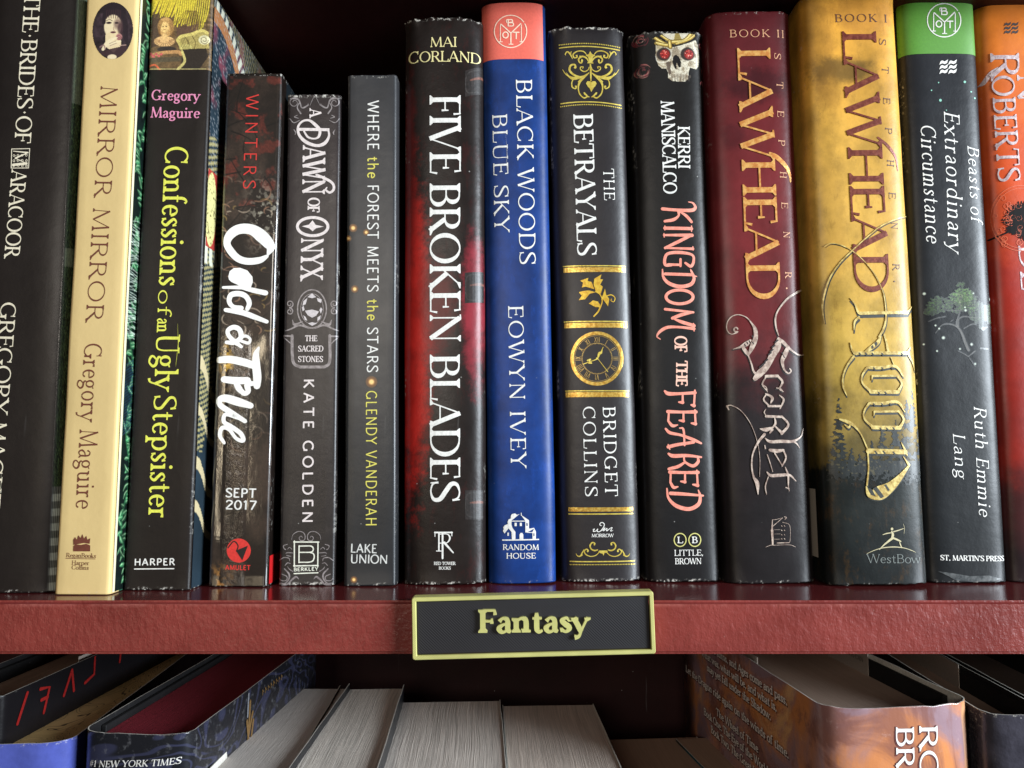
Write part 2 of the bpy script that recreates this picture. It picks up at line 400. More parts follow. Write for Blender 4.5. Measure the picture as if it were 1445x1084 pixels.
class Book:
    """one book standing on a shelf; local x across the spine, y into the shelf, z up"""
    def __init__(s, seed, origin, lean, yaw, w, h, depth, b=.0, n=2.6, wave=.00018):
        s.seed = seed; s.w, s.h, s.depth, s.b = w, h, depth, b
        s.M = Matrix.Translation(origin) @ Matrix.Rotation(yaw, 4, 'Z') @ Matrix.Rotation(lean, 4, 'Y'); s.I = s.M.inverted()
        s.W = w/2; s.wave = wave
        th = np.linspace(0, math.pi/2, 15); r = .0017
        if b > 0: px = s.W*np.sin(th)**(2/n); py = b*(1-np.cos(th)**(2/n))
        else:
            th = np.linspace(0, math.pi/2, 5); px = np.r_[np.linspace(0, s.W-r, 4)[:-1], s.W-r+r*np.sin(th)]; py = np.r_[[0]*3, r*(1-np.cos(th))]
            s.b = r
        s.px = np.r_[-px[:0:-1], px]; s.py = np.r_[py[:0:-1], py]
        d = np.stack([np.gradient(s.px), np.gradient(s.py)], 1); d /= np.hypot(d[:, 0], d[:, 1])[:, None]
        s.nx, s.ny = d[:, 1], -d[:, 0]
        s.e = bpy.data.objects.new('book', None); C.objects.link(s.e); s.e.empty_display_size = .02
        s.e.matrix_world = s.M
    def disp(s, x, z):
        return s.wave*(fbm(np.asarray(x)*55+s.seed, np.asarray(z)*28+s.seed*3, 3, 2)*2-1)
    def f(s, x, z, off=0.0):
        """points on the front of the spine, off metres proud of it (arrays)"""
        x = np.clip(np.asarray(x, float), -s.W, s.W); o = off+s.disp(x, z)
        nx = np.interp(x, s.px, s.nx); ny = np.interp(x, s.px, s.ny)
        return np.stack([x+nx*o, np.interp(x, s.px, s.py)+ny*o, np.broadcast_to(z, x.shape)], -1)
    def loc(s, px, py):
        o = s.I @ CAM; d = s.I.to_3x3() @ ray(px, py)
        ys = np.linspace(-.0003, s.b, 90); t = (ys-o.y)/d.y; xs = o.x+d.x*t
        g = ys-np.interp(xs, s.px, s.py); k = int(np.argmax(g >= 0)) if (g >= 0).any() else len(ys)-1
        if k > 0 and g[k] >= 0: u = -g[k-1]/(g[k]-g[k-1]); tt = t[k-1]+(t[k]-t[k-1])*u
        else: tt = t[k]
        p = o+d*float(tt); return np.array((p.x, p.z))
    def shell(s, mat, fray=.0006, th=.00045, name='cover', bot=0.0, inner=None):
        prof = [(-s.W, y) for y in np.linspace(s.depth, s.b, 9)[:-1]]+list(zip(s.px, s.py))+[(s.W, y) for y in np.linspace(s.b, s.depth, 9)[1:]]
        P = np.array(prof); D = np.gradient(P, axis=0); D /= np.hypot(D[:, 0], D[:, 1])[:, None]; Nn = np.stack([D[:, 1], -D[:, 0]], 1)
        zs = np.r_[0, .0005, .002, np.arange(.006, s.h-.006, .006), s.h-.004, s.h-.0015, s.h-.0004, s.h]
        vs = []; n = len(P)
        arc = np.r_[0, np.cumsum(np.hypot(*np.diff(P, axis=0).T))]
        for layer in (0, 1):
            for k, z in enumerate(zs):
                o = s.disp(P[:, 0], z)*(np.abs(P[:, 1]) < .03)-layer*th
                zz = np.full(n, z)
                t = max(0, 1-(s.h-z)/.004); zz += t*fray*(fbm(arc*420, arc*0+s.seed, 5, 3)*2-1.2)
                t2 = max(0, 1-z/.003); zz += t2*max(0, bot)*(fbm(arc*420, arc*0+s.seed+9, 5, 3)-.2)
                curl = t*fray*1.2*(fbm(arc*300, arc*0+s.seed+4, 8, 2)*2-1)
                q = P+Nn*(o+curl)[:, None]; vs += [(a, b_, c) for (a, b_), c in zip(q, zz)]
        fs = []; m = len(zs); off = n*m; mi = []
        for k in range(m-1):
            for i in range(n-1):
                a = k*n+i; fs.append((a, a+1, a+n+1, a+n)); mi.append(0)
                fs.append((off+a, off+a+n, off+a+n+1, off+a+1)); mi.append(2)
        for i in range(n-1):
            a = (m-1)*n+i; fs.append((a, a+1, off+a+1, off+a)); mi.append(1)
            fs.append((i, off+i, off+i+1, i+1)); mi.append(1)
        for k in range(m-1):
            a = k*n; fs.append((a, a+n, off+a+n, off+a)); mi.append(1); a = k*n+n-1; fs.append((a, off+a, off+a+n, a+n)); mi.append(1)
        me = mesh(name, vs, fs, [mat, EDGE, inner or EDGE]); me.polygons.foreach_set('material_index', mi)
        me.polygons.foreach_set('use_smooth', [i == 0 for i in mi])
        return link(name, me, s.e)
    def pages(s, mat=None, hard=True, name='page_block', topgap=None):
        g = .003 if hard else .0003; tg = g if topgap is None else topgap
        y0 = s.b+.003 if hard else s.b+.0006
        return link(name, box_mesh(name, -s.W+(g if hard else .0006), s.W-(g if hard else .0006), y0, s.depth-(.005 if hard else .0004), g, s.h-tg, mat or PAPER), s.e)
    def boards(s, mat=None, drop=.003, top=.0012):
        for sg in (-1, 1):
            x = sg*(s.W-.0006); x2 = sg*(s.W-.0028)
            link('cover_board', box_mesh('cover_board', min(x, x2), max(x, x2), s.b+.004, s.depth-.001, .001, s.h-top, mat or BOARD, .0003, 1), s.e)
    # ---- print on the front of the spine
    def decal(s, name, VS, FS, mat, off=.00013, thick=0.0):
        V = np.array(VS)/1000.0
        top = s.f(V[:, 0], V[:, 1], off+thick); vs = list(top); fs = list(FS)
        if thick:
            bot = s.f(V[:, 0], V[:, 1], .00002); n = len(vs); vs += list(bot); cnt = {}
            for f in FS:
                for a, b in zip(f, list(f[1:])+[f[0]]): cnt[(a, b)] = 1
            fs += [(b, a, a+n, b+n) for (a, b) in cnt if (b, a) not in cnt]
        return link(name, mesh(name, vs, fs, mat), s.e)
    def text(s, name, txt, p0, p1, H, mat, thick=.15, thin=.05, serif=True, track=0, slant=0, off=.00013, emb=0, scales=None, dx=0):
        a = s.loc(*p0)*1000; b = s.loc(*p1)*1000; d = b-a; L = np.hypot(*d); k = L/math.hypot(p1[0]-p0[0], p1[1]-p0[1])
        d /= L; u = np.array((-d[1], d[0])); Hm = H*k
        gr = layout(txt, Hm, L, thick, thin, serif, track, slant, scales)
        gr = [[[tuple(a+d*q[0]+u*q[1]) for q in p] for p in g] for g in gr]
        VS, FS = cdt_mesh(gr, s.px*1000)
        if FS: return s.decal(name, VS, FS, mat, off, emb)
    def ink(s, name, mat, strokes, fr=(0, 0, 1), off=.00015, emb=0, polys=(), cap=True, parent=None):
        """strokes = [(kind, [(x,y,w)..])] in picture measurements; kind s smooth, l straight; polys = filled outlines"""
        ox, oy, sc = fr; groups = []
        k = np.hypot(*(s.loc(ox+40/sc, oy+50/sc)-s.loc(ox+20/sc, oy+50/sc)))*1000/(20/sc)
        for kind, pts in strokes:
            pts = [(p[0], p[1], p[2] if len(p) > 2 else 8) for p in pts]
            P = smooth_pts(pts, 6) if kind == 's' else np.array(pts, float)
            if kind == 'l' and len(P) > 2:
                segs = [P[i:i+2] for i in range(len(P)-1)]
            else: segs = [P]
            for Q in segs:
                XY = np.array([s.loc(ox+q[0]/sc, oy+q[1]/sc)*1000 for q in Q])
                groups.append(ribbon(XY, Q[:, 2]/sc*k, cap))
        groups = [sum(groups, [])] if groups else []
        for pl in polys: groups.append([[tuple(s.loc(ox+q[0]/sc, oy+q[1]/sc)*1000) for q in pl]])
        VS, FS = cdt_mesh(groups, s.px*1000)
        return s.decal(name, VS, FS, mat, off, emb)
    def band(s, name, x0, x1, z0, z1, mat, off=.00008, zc=0.0, thick=0):
        """printed band or sticker across the spine, in metres"""
        xs = np.unique(np.r_[x0, s.px[(s.px > x0) & (s.px < x1)], x1]); zs = np.linspace(z0, z1, max(2, int((z1-z0)/.004)+1))
        X, Z = np.meshgrid(xs, zs); P = s.f(X.ravel(), Z.ravel(), off); n = len(xs)
        fs = [(k*n+i, k*n+i+1, k*n+n+i+1, k*n+n+i) for k in range(len(zs)-1) for i in range(n-1)]
        return link(name, mesh(name, P, fs, mat, True), s.e)
    def art(s, name, cv, mat, off=.00008, label=None):
        """printed picture: a fine sheet following the spine, one colour per vertex"""
        H, Wd = cv.a.shape[:2]
        corners = [s.loc(cv.x0, cv.y0), s.loc(cv.x1, cv.y0), s.loc(cv.x0, cv.y1), s.loc(cv.x1, cv.y1)]
        U, V = np.meshgrid(np.linspace(0, 1, Wd), np.linspace(0, 1, H))
        c0, c1, c2, c3 = corners
        XZ = (c0*(1-U[..., None])+c1*U[..., None])*(1-V[..., None])+(c2*(1-U[..., None])+c3*U[..., None])*V[..., None]
        P = s.f(XZ[..., 0].ravel(), XZ[..., 1].ravel(), off)
        ok = cv.m & (np.abs(XZ[..., 0]) < s.W*.9995) & (XZ[..., 1] > .0002) & (XZ[..., 1] < s.h-.0012)
        return link(name, grid_mesh(name, P, ok, cv.a, mat), s.e)
    def strip_art(s, name, col, x0, x1, z0, z1, mat, off=.00012):
        """printed picture on the curved edge of the spine"""
        H, Wd = col.shape[:2]; U, V = np.meshgrid(np.linspace(x0, x1, Wd), np.linspace(z1, z0, H))
        return link(name, grid_mesh(name, s.f(U.ravel(), V.ravel(), off), np.ones((H, Wd), bool), col, mat), s.e)
    def side_art(s, name, col, z0, z1, d0, d1, mat, right=True, off=.00012):
        """printed picture on the side of the cover; col = H x W x 3"""
        H, Wd = col.shape[:2]; U, V = np.meshgrid(np.linspace(d0, d1, Wd), np.linspace(z1, z0, H)); x = (s.W+off+s.wave*1.02)*(1 if right else -1)
        P = np.stack([np.full(U.size, x), U.ravel(), V.ravel()], -1)
        ok = np.ones((H, Wd), bool); return link(name, grid_mesh(name, P, ok, col, mat, flip=False), s.e)

def grid_mesh(name, P, ok, col, mat, flip=False):
    H, Wd = ok.shape; q = ok[:-1, :-1] & ok[1:, :-1] & ok[:-1, 1:] & ok[1:, 1:]
    r, c = np.nonzero(q); a = r*Wd+c
    F = np.stack([a, a+Wd, a+Wd+1, a+1], 1)
    used, inv = np.unique(F, return_inverse=True); inv = inv.reshape(F.shape)
    me = bpy.data.meshes.new(name); nv, nf = len(used), len(F)
    me.vertices.add(nv); me.vertices.foreach_set('co', np.asarray(P, np.float32)[used].ravel())
    me.loops.add(nf*4); me.loops.foreach_set('vertex_index', inv.astype(np.int32).ravel())
    me.polygons.add(nf); me.polygons.foreach_set('loop_start', np.arange(nf, dtype=np.int32)*4)
    me.polygons.foreach_set('loop_total', np.full(nf, 4, np.int32)); me.polygons.foreach_set('use_smooth', np.ones(nf, bool))
    cc = np.clip(col.reshape(-1, 3)[used], 0, 1); cl = np.where(cc <= .04045, cc/12.92, ((cc+.055)/1.055)**2.4)
    at = me.color_attributes.new('print', 'FLOAT_COLOR', 'POINT'); at.data.foreach_set('color', np.c_[cl, np.ones(nv)].astype(np.float32).ravel())
    me.update(calc_edges=True); me.materials.append(mat); return me

class Canvas:
    """a little painter for printed pictures (numpy only); colours 0..255"""
    def __init__(s, x0, y0, x1, y1, base=(0, 0, 0), step=.8, fr=(0, 0, 1)):
        s.x0, s.y0, s.x1, s.y1 = x0, y0, x1, y1
        Wd = int((x1-x0)/step)+1; H = int((y1-y0)/step)+1
        s.fr = fr; X, Y = np.meshgrid(np.linspace(x0, x1, Wd), np.linspace(y0, y1, H))
        s.X = (X-fr[0])*fr[2]; s.Y = (Y-fr[1])*fr[2]; s.soft = step*fr[2]
        s.a = np.ones((H, Wd, 3))*np.array(base)/255; s.m = np.ones((H, Wd), bool); s.a0 = np.array(base)/255
    def put(s, al, col):
        al = np.clip(al, 0, 1)[..., None]; s.a = s.a*(1-al)+np.asarray(col)/255*al
    def inside(s, pts):
        P = np.array(pts, float); r = np.zeros(s.X.shape, bool); j = len(P)-1
        for i in range(len(P)):
            xi, yi, xj, yj = *P[i], *P[j]
            r ^= ((yi > s.Y) != (yj > s.Y)) & (s.X < (xj-xi)*(s.Y-yi)/((yj-yi) or 1e-9)+xi); j = i
        return r
    def poly(s, pts, col, al=1): s.put(s.inside(pts)*al, col)
    def ell(s, cx, cy, rx, ry, col, al=1, soft=None, rot=0):
        c, sn = math.cos(rot), math.sin(rot); dx = s.X-cx; dy = s.Y-cy
        d = np.hypot((dx*c+dy*sn)/rx, (-dx*sn+dy*c)/ry); w = soft if soft else s.soft/min(rx, ry)
        s.put(np.clip((1-d)/w+.5, 0, 1)*al, col)
    def line(s, pts, w, col, al=1, smooth=True):
        P = smooth_pts([(p[0], p[1], p[2] if len(p) > 2 else w) for p in pts], 5) if smooth and len(pts) > 2 else np.array([(p[0], p[1], p[2] if len(p) > 2 else w) for p in pts], float)
        best = np.zeros(s.X.shape)
        for a, b in zip(P[:-1], P[1:]):
            r = max(a[2], b[2])+s.soft*2
            x0, x1 = min(a[0], b[0])-r, max(a[0], b[0])+r; y0, y1 = min(a[1], b[1])-r, max(a[1], b[1])+r
            jx = (s.X[0] >= x0) & (s.X[0] <= x1); jy = (s.Y[:, 0] >= y0) & (s.Y[:, 0] <= y1)
            if not jx.any() or not jy.any(): continue
            sl = (slice(*(np.nonzero(jy)[0][[0, -1]]+[0, 1])), slice(*(np.nonzero(jx)[0][[0, -1]]+[0, 1])))
            X, Y = s.X[sl]-a[0], s.Y[sl]-a[1]; d = b[:2]-a[:2]; L = d@d or 1e-9
            t = np.clip((X*d[0]+Y*d[1])/L, 0, 1); D = np.hypot(X-d[0]*t, Y-d[1]*t); ww = (a[2]+(b[2]-a[2])*t)/2
            best[sl] = np.maximum(best[sl], np.clip((ww-D)/s.soft+.5, 0, 1)*np.minimum(1, 2*ww/s.soft+.25))
        s.put(best*al, col)
    def trim(s, thr=.035, grow=2):
        base = s.a0; m = np.abs(s.a-base).max(-1) > thr
        for _ in range(grow):
            q = m.copy(); q[1:] |= m[:-1]; q[:-1] |= m[1:]; q[:, 1:] |= m[:, :-1]; q[:, :-1] |= m[:, 1:]; m = q
        s.m &= m
    def noise(s, sc, amt, seed=1, aniso=(1, 1)):
        k = fbm(s.X*sc*aniso[0], s.Y*sc*aniso[1], seed)-.5; s.a = s.a*(1+2*amt*k[..., None])

def spiral(cx, cy, r0, r1, a0, turns, w0, w1, n=16):
    """curl from radius r0 at angle a0 (deg, picture sense) winding in to r1"""
    out = []
    for t in np.linspace(0, 1, n):
        a = math.radians(a0+360*turns*t); r = r0+(r1-r0)*t
        out.append((cx+r*math.cos(a), cy+r*math.sin(a), w0+(w1-w0)*t))
    return out
def circ(cx, cy, rx, ry, w, n=36, a0=0, a1=360):
    return [(cx+rx*math.cos(math.radians(a)), cy+ry*math.sin(math.radians(a)), w) for a in np.linspace(a0, a1, n)]

def upper_book(seed, tl, tr, bl, br, top, bot, mat, depth=.15, b=0.0, n=2.6, hard=None, label='', cat='book', fray=.0005, wear_bot=.0, wave=.00026):
    """front corners of a spine on the upper shelf (x at top/bottom measured at heights top/bot of the picture)"""
    bc = at_z((bl+br)/2, bot, 0.0); Y = bc.y
    t = at_y((tl+tr)/2, top, Y)
    lean = math.atan2(t.x-bc.x, t.z); h = math.hypot(t.x-bc.x, t.z)
    w = ((at_y(br, bot, Y)-at_y(bl, bot, Y)).x+(at_y(tr, top, Y)-at_y(tl, top, Y)).x)/2
    B = Book(seed, (bc.x, Y, .0003+abs(math.sin(lean))*w/2), lean, 0, w, h, depth, b, n, wave)
    m = mat(w, h, B) if callable(mat) else mat
    B.shell(m, fray=fray, bot=wear_bot)
    hard = (b > 0) if hard is None else hard
    B.pages(hard=hard)
    if hard: B.boards()
    tag(B.e, label, cat, 'books standing on the upper shelf')
    return B
# ================================================================== bookcase
def red_paint():
    n = NT('dark_red_paint')
    a = n.noise(40, detail=5); b = n.noise(420, n.coord((1, 1, .55)), detail=4, rough=.6); c2 = n.noise(900, detail=3)
    col = n.mix(n.step(a, .3, .7), lin((116, 46, 40)), lin((134, 55, 48)))
    v = n.step(n.noise(700, detail=4, rough=.8), .70, .76)
    col = n.mix(n.math('MULTIPLY', v, .22), col, lin((205, 130, 120)))
    v = n.n('ShaderNodeTexVoronoi', i_Scale=420.0); n.L(n.coord(), v.inputs['Vector'])
    sp = n.t.nodes.new('ShaderNodeSeparateColor'); n.L(v.outputs['Color'], sp.inputs[0])
    dot = n.math('MULTIPLY', n.step(v.outputs['Distance'], .14, .07), n.step(sp.outputs[0], .95, .98))
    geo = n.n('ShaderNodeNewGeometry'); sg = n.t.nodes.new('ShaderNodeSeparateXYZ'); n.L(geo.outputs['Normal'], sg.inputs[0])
    col = n.mix(n.math('MULTIPLY', dot, n.math('MULTIPLY_ADD', n.step(sg.outputs[2], .5, .9), .5, .12)), col, (.6, .55, .5))
    st = n.step(n.noise(14, n.coord((1, 1, 5)), detail=6, rough=.7), .45, .8); col = n.mix(n.math('MULTIPLY', st, .35), col, lin((100, 38, 36)))
    Xc, Yc, Zc = n.xyz(); ed = n.math('MULTIPLY', n.step(Yc, -.0174, -.0184), n.step(Zc, .3372, .3398))
    ed = n.math('MULTIPLY', ed, n.math('MULTIPLY', n.step(Zc, .3402, .34), n.step(n.noise(70, n.coord((1, 1, 1)), detail=6, rough=.7), .38, .62)))
    col = n.mix(n.math('MULTIPLY', ed, .55), col, lin((196, 120, 110)))
    ch = n.step(n.noise(160, detail=3, rough=.5), .76, .78); col = n.mix(n.math('MULTIPLY', ch, .6), col, lin((96, 34, 32)))
    hgt = n.math('ADD', n.math('MULTIPLY', b, .75), n.math('MULTIPLY', c2, .25))
    up = n.step(sg.outputs[2], .5, .9); col = n.mix(n.math('MULTIPLY', up, .8), col, lin((84, 30, 34))); hgt = n.math('MULTIPLY', hgt, n.math('MULTIPLY_ADD', up, -.85, 1.0))  # upward faces coloured darker, standing in for the weaker light on top
    return n.fin(col, n.math('MULTIPLY_ADD', up, -.17, n.math('MULTIPLY_ADD', a, .15, .26)), hgt, .45, .0011, spec=.5)
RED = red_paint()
YF, TH = -.0185, .0200
case = bpy.data.objects.new('bookcase', None); C.objects.link(case); case.empty_display_size = .05; case.location = (0, 0, -.34)
tag(case, 'dark red painted wooden bookcase holding two rows of books', 'bookcase')
def case_part(name, x0, x1, y0, y1, z0, z1, bev=.0012, label=None, mat=None):
    bm = bmesh.new(); bmesh.ops.create_cube(bm, size=1)
    for v in bm.verts: v.co = Vector(((x0+x1)/2+v.co.x*(x1-x0), (y0+y1)/2+v.co.y*(y1-y0), (z0+z1)/2+.34+v.co.z*(z1-z0)))
    bmesh.ops.bevel(bm, geom=bm.edges[:], offset=bev, segments=3, affect='EDGES')
    me = bpy.data.meshes.new(name); bm.to_mesh(me); bm.free(); me.materials.append(mat or RED)
    o = link(name, me, case)
    if label: o['label'] = label
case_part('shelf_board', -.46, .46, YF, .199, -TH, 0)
case_part('shelf_board', -.46, .46, YF, .199, .262, .282, mat=jacket('shade_tinted_red_shelf', 1, 1, [(0, (52, 16, 17))], mottle=.3, mscale=12, rough=.5, wear=0, specks=0, scr=0))  # top board's red darkened so its colour carries the shade underneath
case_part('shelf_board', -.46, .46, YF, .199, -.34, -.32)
case_part('back_panel', -.46, .46, .2, .208, -.34, .282, mat=jacket('shade_tinted_red_panel', 1, 1, [(0, (40, 13, 14))], mottle=.3, mscale=12, rough=.6, wear=0, specks=.4, scr=.3))  # case red darkened here, the interior's shade put into the colour
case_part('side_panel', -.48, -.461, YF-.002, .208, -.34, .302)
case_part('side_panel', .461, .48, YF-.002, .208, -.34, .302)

# ================================================================== upper row
INK_W = flat('white_ink', (228, 226, 220)); INK_CREAM = flat('cream_ink', (226, 216, 190))
VC = vcol('printed_art'); VC_GLOSS = vcol('printed_art_gloss', .22, .9, .5, 260)
def J(name, stops, **kw):
    def f(w, h, B):
        k = dict(kw)
        if 'side' in k: k['side'] = (k['side'], B.b)
        return jacket(name, w, h, [(z*h, c) for z, c in stops] if len(stops) > 1 else stops,
                      patches=[(a*w/2, b_*h, c_*w/2, d*h, e, g) for a, b_, c_, d, e, g in k.pop('pt', ())], **k)
    return f

# 1 ---- tall black hardcover, far left
B1 = upper_book(1, -21, 117.5, -68, 70, -25, 838, J('black_satin_jacket', [(0, (31, 26, 24))], mottle=.12, rough=.38, wear=.5, side=(36, 60, 50), bump=.12),
                b=.006, n=3.4, depth=.158, label='tall black hardcover with cream lettering and green foliage side, leftmost of the upper row')
B1.text('title_lettering', 'THE*BRIDES*OF', (35, -8), (20.5, 201), 22, INK_CREAM, .135, .05)
B1.text('title_lettering', 'ARACOOR', (16.5, 241), (6, 362), 21, INK_CREAM, .135, .05)
B1.text('author_lettering', 'GREGORY MAGUIRE', (1, 428), (-25, 745), 23, INK_CREAM, .135, .05)
fr = (0, 0, 3.008)
B1.ink('initial_box', INK_CREAM, [('l', [(50, 633, 3), (126, 631, 3), (121, 713, 3), (48, 714, 3), (50, 633, 3)]),
    ('l', [(57, 642, 3), (118, 648, 6)]), ('l', [(118, 648, 3), (66, 672, 7)]), ('l', [(66, 672, 3), (112, 694, 3)]), ('l', [(112, 694, 10), (56, 700, 10)])]
    + [('s', spiral(60+i*17, 660+j*22, 6, 2, i*70+j*50, 1.2, 1.6, 1.6, 8)) for i in range(4) for j in range(3)], fr)
hh, ww = 260, 40
U, V = np.meshgrid(np.linspace(0, 30, ww), np.linspace(B1.h*1000, 0, hh*2))
k = fbm(U*.9, V*.9, 5, 5); k2 = fbm(U*2.5+V, V*2.2, 9, 4)
col = np.ones(U.shape+(3,))*np.array((22, 40, 34))/255
lf = np.clip((k2-.45)*5, 0, 1)[..., None]; col = col*(1-lf)+np.array((92, 118, 74))/255*lf
dk = np.clip((.45-k)*6, 0, 1)[..., None]; col = col*(1-dk*.8)
chk = ((V < 42))[..., None]; pl = (np.sin(V*1.05) > 0)*.35+(np.sin(U*1.4) > 0)*.35+.25
plaid = pl[..., None]*np.array((210, 222, 215))/255; col = np.where(chk, plaid, col)
wh = ((V > 205) | ((V > 134) & (V < 142)))[..., None]; col = np.where(wh, col*.4+np.array((150, 160, 140))/255*.6, col)
B1.side_art('side_picture', col, 0, B1.h-.001, B1.b+.0002, .030, VC)
fade = np.clip((U/30-.05)*3.5, 0, 1)[..., None]; B1.strip_art('edge_picture', np.array((31, 27, 25))/255*(1-fade)+col*fade, B1.W*.85, B1.W*.9995, .0004, B1.h-.001, vcol('printed_art_satin', .3, .5, .1))

# 2 ---- cream paperback
B2 = upper_book(2, 125.7, 192, 72, 158, -14, 840, J('cream_cover', [(0, (214, 186, 128))], mottle=.07, mscale=18, rough=.42, wear=.25, specks=.1, side=(40, 88, 66), scr=.05, bump=.12),
                b=0, depth=.13, label='cream paperback with a dark oval portrait and brown lettering in the upper row')
BR = flat('brown_ink', (104, 52, 36))
B2.text('title_lettering', 'MIRROR MIRROR', (143, 122), (121.5, 453), 23.5, BR, .10, .04, .09, .04)
B2.text('author_lettering', 'Gregory Maguire', (119.5, 486), (107, 717), 26, BR, .095, .04, .09, .05)
B2.text('publisher_lettering', 'ReganBooks', (94, 786.5), (135.5, 787.5), 6.3, BR, .12, .06)
B2.text('publisher_lettering', 'Harper', (102, 797), (126, 797.5), 6, BR, .12, .06)
B2.text('publisher_lettering', 'Collins', (102, 803.5), (125.5, 804), 6, BR, .12, .06)
fr = (0, 420, 2.522)
B2.ink('publisher_emblem', BR, [('l', [(236, 928, 2), (340, 930, 2)])], fr, polys=[[(262, 903), (262, 884), (270, 878), (290, 880), (308, 876), (322, 882), (322, 903)],
    [(262, 880), (262, 862), (268, 852), (274, 862), (280, 846), (288, 856), (294, 842), (300, 858), (308, 848), (312, 862), (322, 856), (320, 876), (300, 873), (285, 876)]])
cv = Canvas(126, 1, 194, 88, (44, 34, 38), .55, fr=(100, 0, 9.03))
cv.noise(.02, .7, 3); 
for i in range(14): cv.line([(330+i*14, 190-i*3), (310+i*16, 330), (330+i*8, 480)], 5, (92, 70, 78), .35)
cv.ell(555, 130, 160, 90, (36, 26, 32)); cv.ell(545, 350, 112, 150, (232, 212, 170), soft=.12, rot=.05)
cv.poly([(455, 440), (640, 400), (660, 600), (560, 690), (450, 600)], (228, 206, 160))
cv.line([(430, 300), (440, 190, 40), (520, 150, 60), (620, 160, 60), (700, 300, 70), (720, 520, 60)], 46, (38, 28, 34))
for i in range(7): cv.line([(470+i*28, 140), (462+i*30, 200), (468+i*28, 246)], 9, (66, 42, 46), .8)
cv.ell(495, 305, 36, 14, (60, 40, 44), soft=.3); cv.ell(495, 304, 12, 10, (20, 14, 20)); cv.line([(455, 282), (500, 262), (540, 280)], 7, (60, 40, 40))
cv.ell(612, 320, 52, 70, (120, 92, 84), .75, soft=.7); cv.ell(596, 308, 26, 12, (50, 34, 38), soft=.4); cv.line([(560, 360), (556, 395), (570, 404)], 7, (160, 120, 100))
cv.ell(553, 428, 34, 13, (96, 46, 54), soft=.4); cv.line([(520, 428), (586, 430)], 4, (60, 24, 34))
cv.ell(645, 380, 34, 80, (70, 46, 50), .8, soft=.6)
cv.ell(630, 490, 42, 42, (178, 122, 116), soft=.2); cv.line(spiral(630, 490, 34, 6, 0, 1.6, 7, 4), 6, (96, 52, 60))
cv.line([(420, 640, 40), (470, 570, 54), (540, 520, 40), (600, 500, 22)], 40, (236, 218, 176)); cv.line([(480, 590, 34), (560, 560, 28), (650, 545, 20)], 30, (236, 218, 176))
cv.line([(490, 620, 30), (560, 590, 24), (630, 580, 16)], 24, (228, 206, 166)); cv.line([(500, 575), (590, 540)], 4, (90, 60, 58)); cv.line([(510, 600), (600, 568)], 4, (90, 60, 58))
cv.poly([(380, 690), (470, 650), (720, 600), (740, 700), (560, 780)], (60, 40, 44), .9); cv.line([(380, 610), (430, 590), (450, 640)], 18, (150, 116, 110), .8); cv.line([(640, 600), (720, 595)], 14, (190, 156, 140), .8)
cv.ell(540, 745, 62, 34, (232, 212, 172), soft=.2)
d = np.hypot((cv.X-545)/266, (cv.Y-405)/368); cv.m = d < 1.0
B2.art('portrait_picture', cv, VC)
cv = Canvas(0, 0, 16, B2.h*1000, (8, 22, 19), .3); R = random.Random(12)
cv.line([(7+2.4*math.sin(z*.16), z) for z in range(0, 252, 4)], 1.4, (34, 76, 48))
for z in np.arange(1, 250, 1.5):
    x = 7+2.4*math.sin(z*.16); sg = 1 if R.random() > .5 else -1; g = R.uniform(.6, 1.25); L_ = R.uniform(2.2, 5); yy = R.uniform(-4, 4)
    cv.line([(x, z, .8), (x+sg*L_*.5, z+yy*.3, 1.9), (x+sg*L_, z+yy, .3)], 1.5, (52*g, 108*g, 70*g), .9)
    cv.line([(x+sg*.5, z, .3), (x+sg*L_*.6, z+yy*.4-.3, .5), (x+sg*L_*.9, z+yy, .2)], .4, (150, 184, 140), .8)
for z in np.arange(100, 150, .9): cv.line([(1, z), (8, z+R.uniform(-2, 2)), (15, z+3)], .35, (196, 206, 190), .8)
for z in np.arange(155, 185, 1.2): cv.line([(1, z+6), (15, z)], .4, (34, 60, 84), .9)
cv.noise(.5, .5, 22); cv.a[:, :6] = np.array((226, 222, 188))/255
B2.side_art('side_picture', cv.a, .0005, B2.h-.0005, .0014, .0174, VC)

# 3 ---- black paperback with engraved picture on top
B3 = upper_book(3, 214, 300, 172, 268, -8, 834, J('black_matte_cover', [(0, (29, 24, 22))], mottle=.12, rough=.42, wear=.6, side=(40, 56, 66), bump=.12),
                b=0, fray=.00015, depth=.14, label='black paperback with yellow lettering, engraved picture at its head and pink author name')
YEL = flat('yellow_ink', (222, 222, 84)); PINK = flat('pink_ink', (226, 140, 176))
bl = lambda y: 233.0-(y-210)*23.5/518
for t, y0, y1, H, sc in (('Confessions', 209, 402, 33, None), ('of', 410, 445, 19, None), ('an', 450, 468, 20, None), ('Ugly', 474, 549, 33, None), ('Stepsister', 559, 730, 33, None)):
    B3.text('title_lettering', t, (bl(y0)+(0 if H > 30 else 0), y0), (bl(y1), y1), H, YEL, .125, .06, .09, .04)
B3.text('author_lettering', 'Gregory', (214.5, 141.5), (281, 142.5), 15.5, PINK, .15, .07, .09, .04)
B3.text('author_lettering', 'Maguire', (213, 166), (281, 167), 15.5, PINK, .15, .07, .09, .04)
B3.text('publisher_lettering', 'HARPER', (190, 798), (246.5, 797.5), 9.3, INK_W, .19, .16, False, .1)
B3.ink('publisher_rule', INK_W, [('l', [(190, 803, 1.4), (245.5, 802.5, 1.4)])])
cv = Canvas(206, -3, 306, 101.5, (98, 78, 52), .6, fr=(180, 0, 6.02))
cv.noise(.03, .6, 4, (1, 1.6)); R = random.Random(3)
cv.poly([(150, 0), (560, 0), (560, 640), (150, 640)], (110, 84, 54), .5)
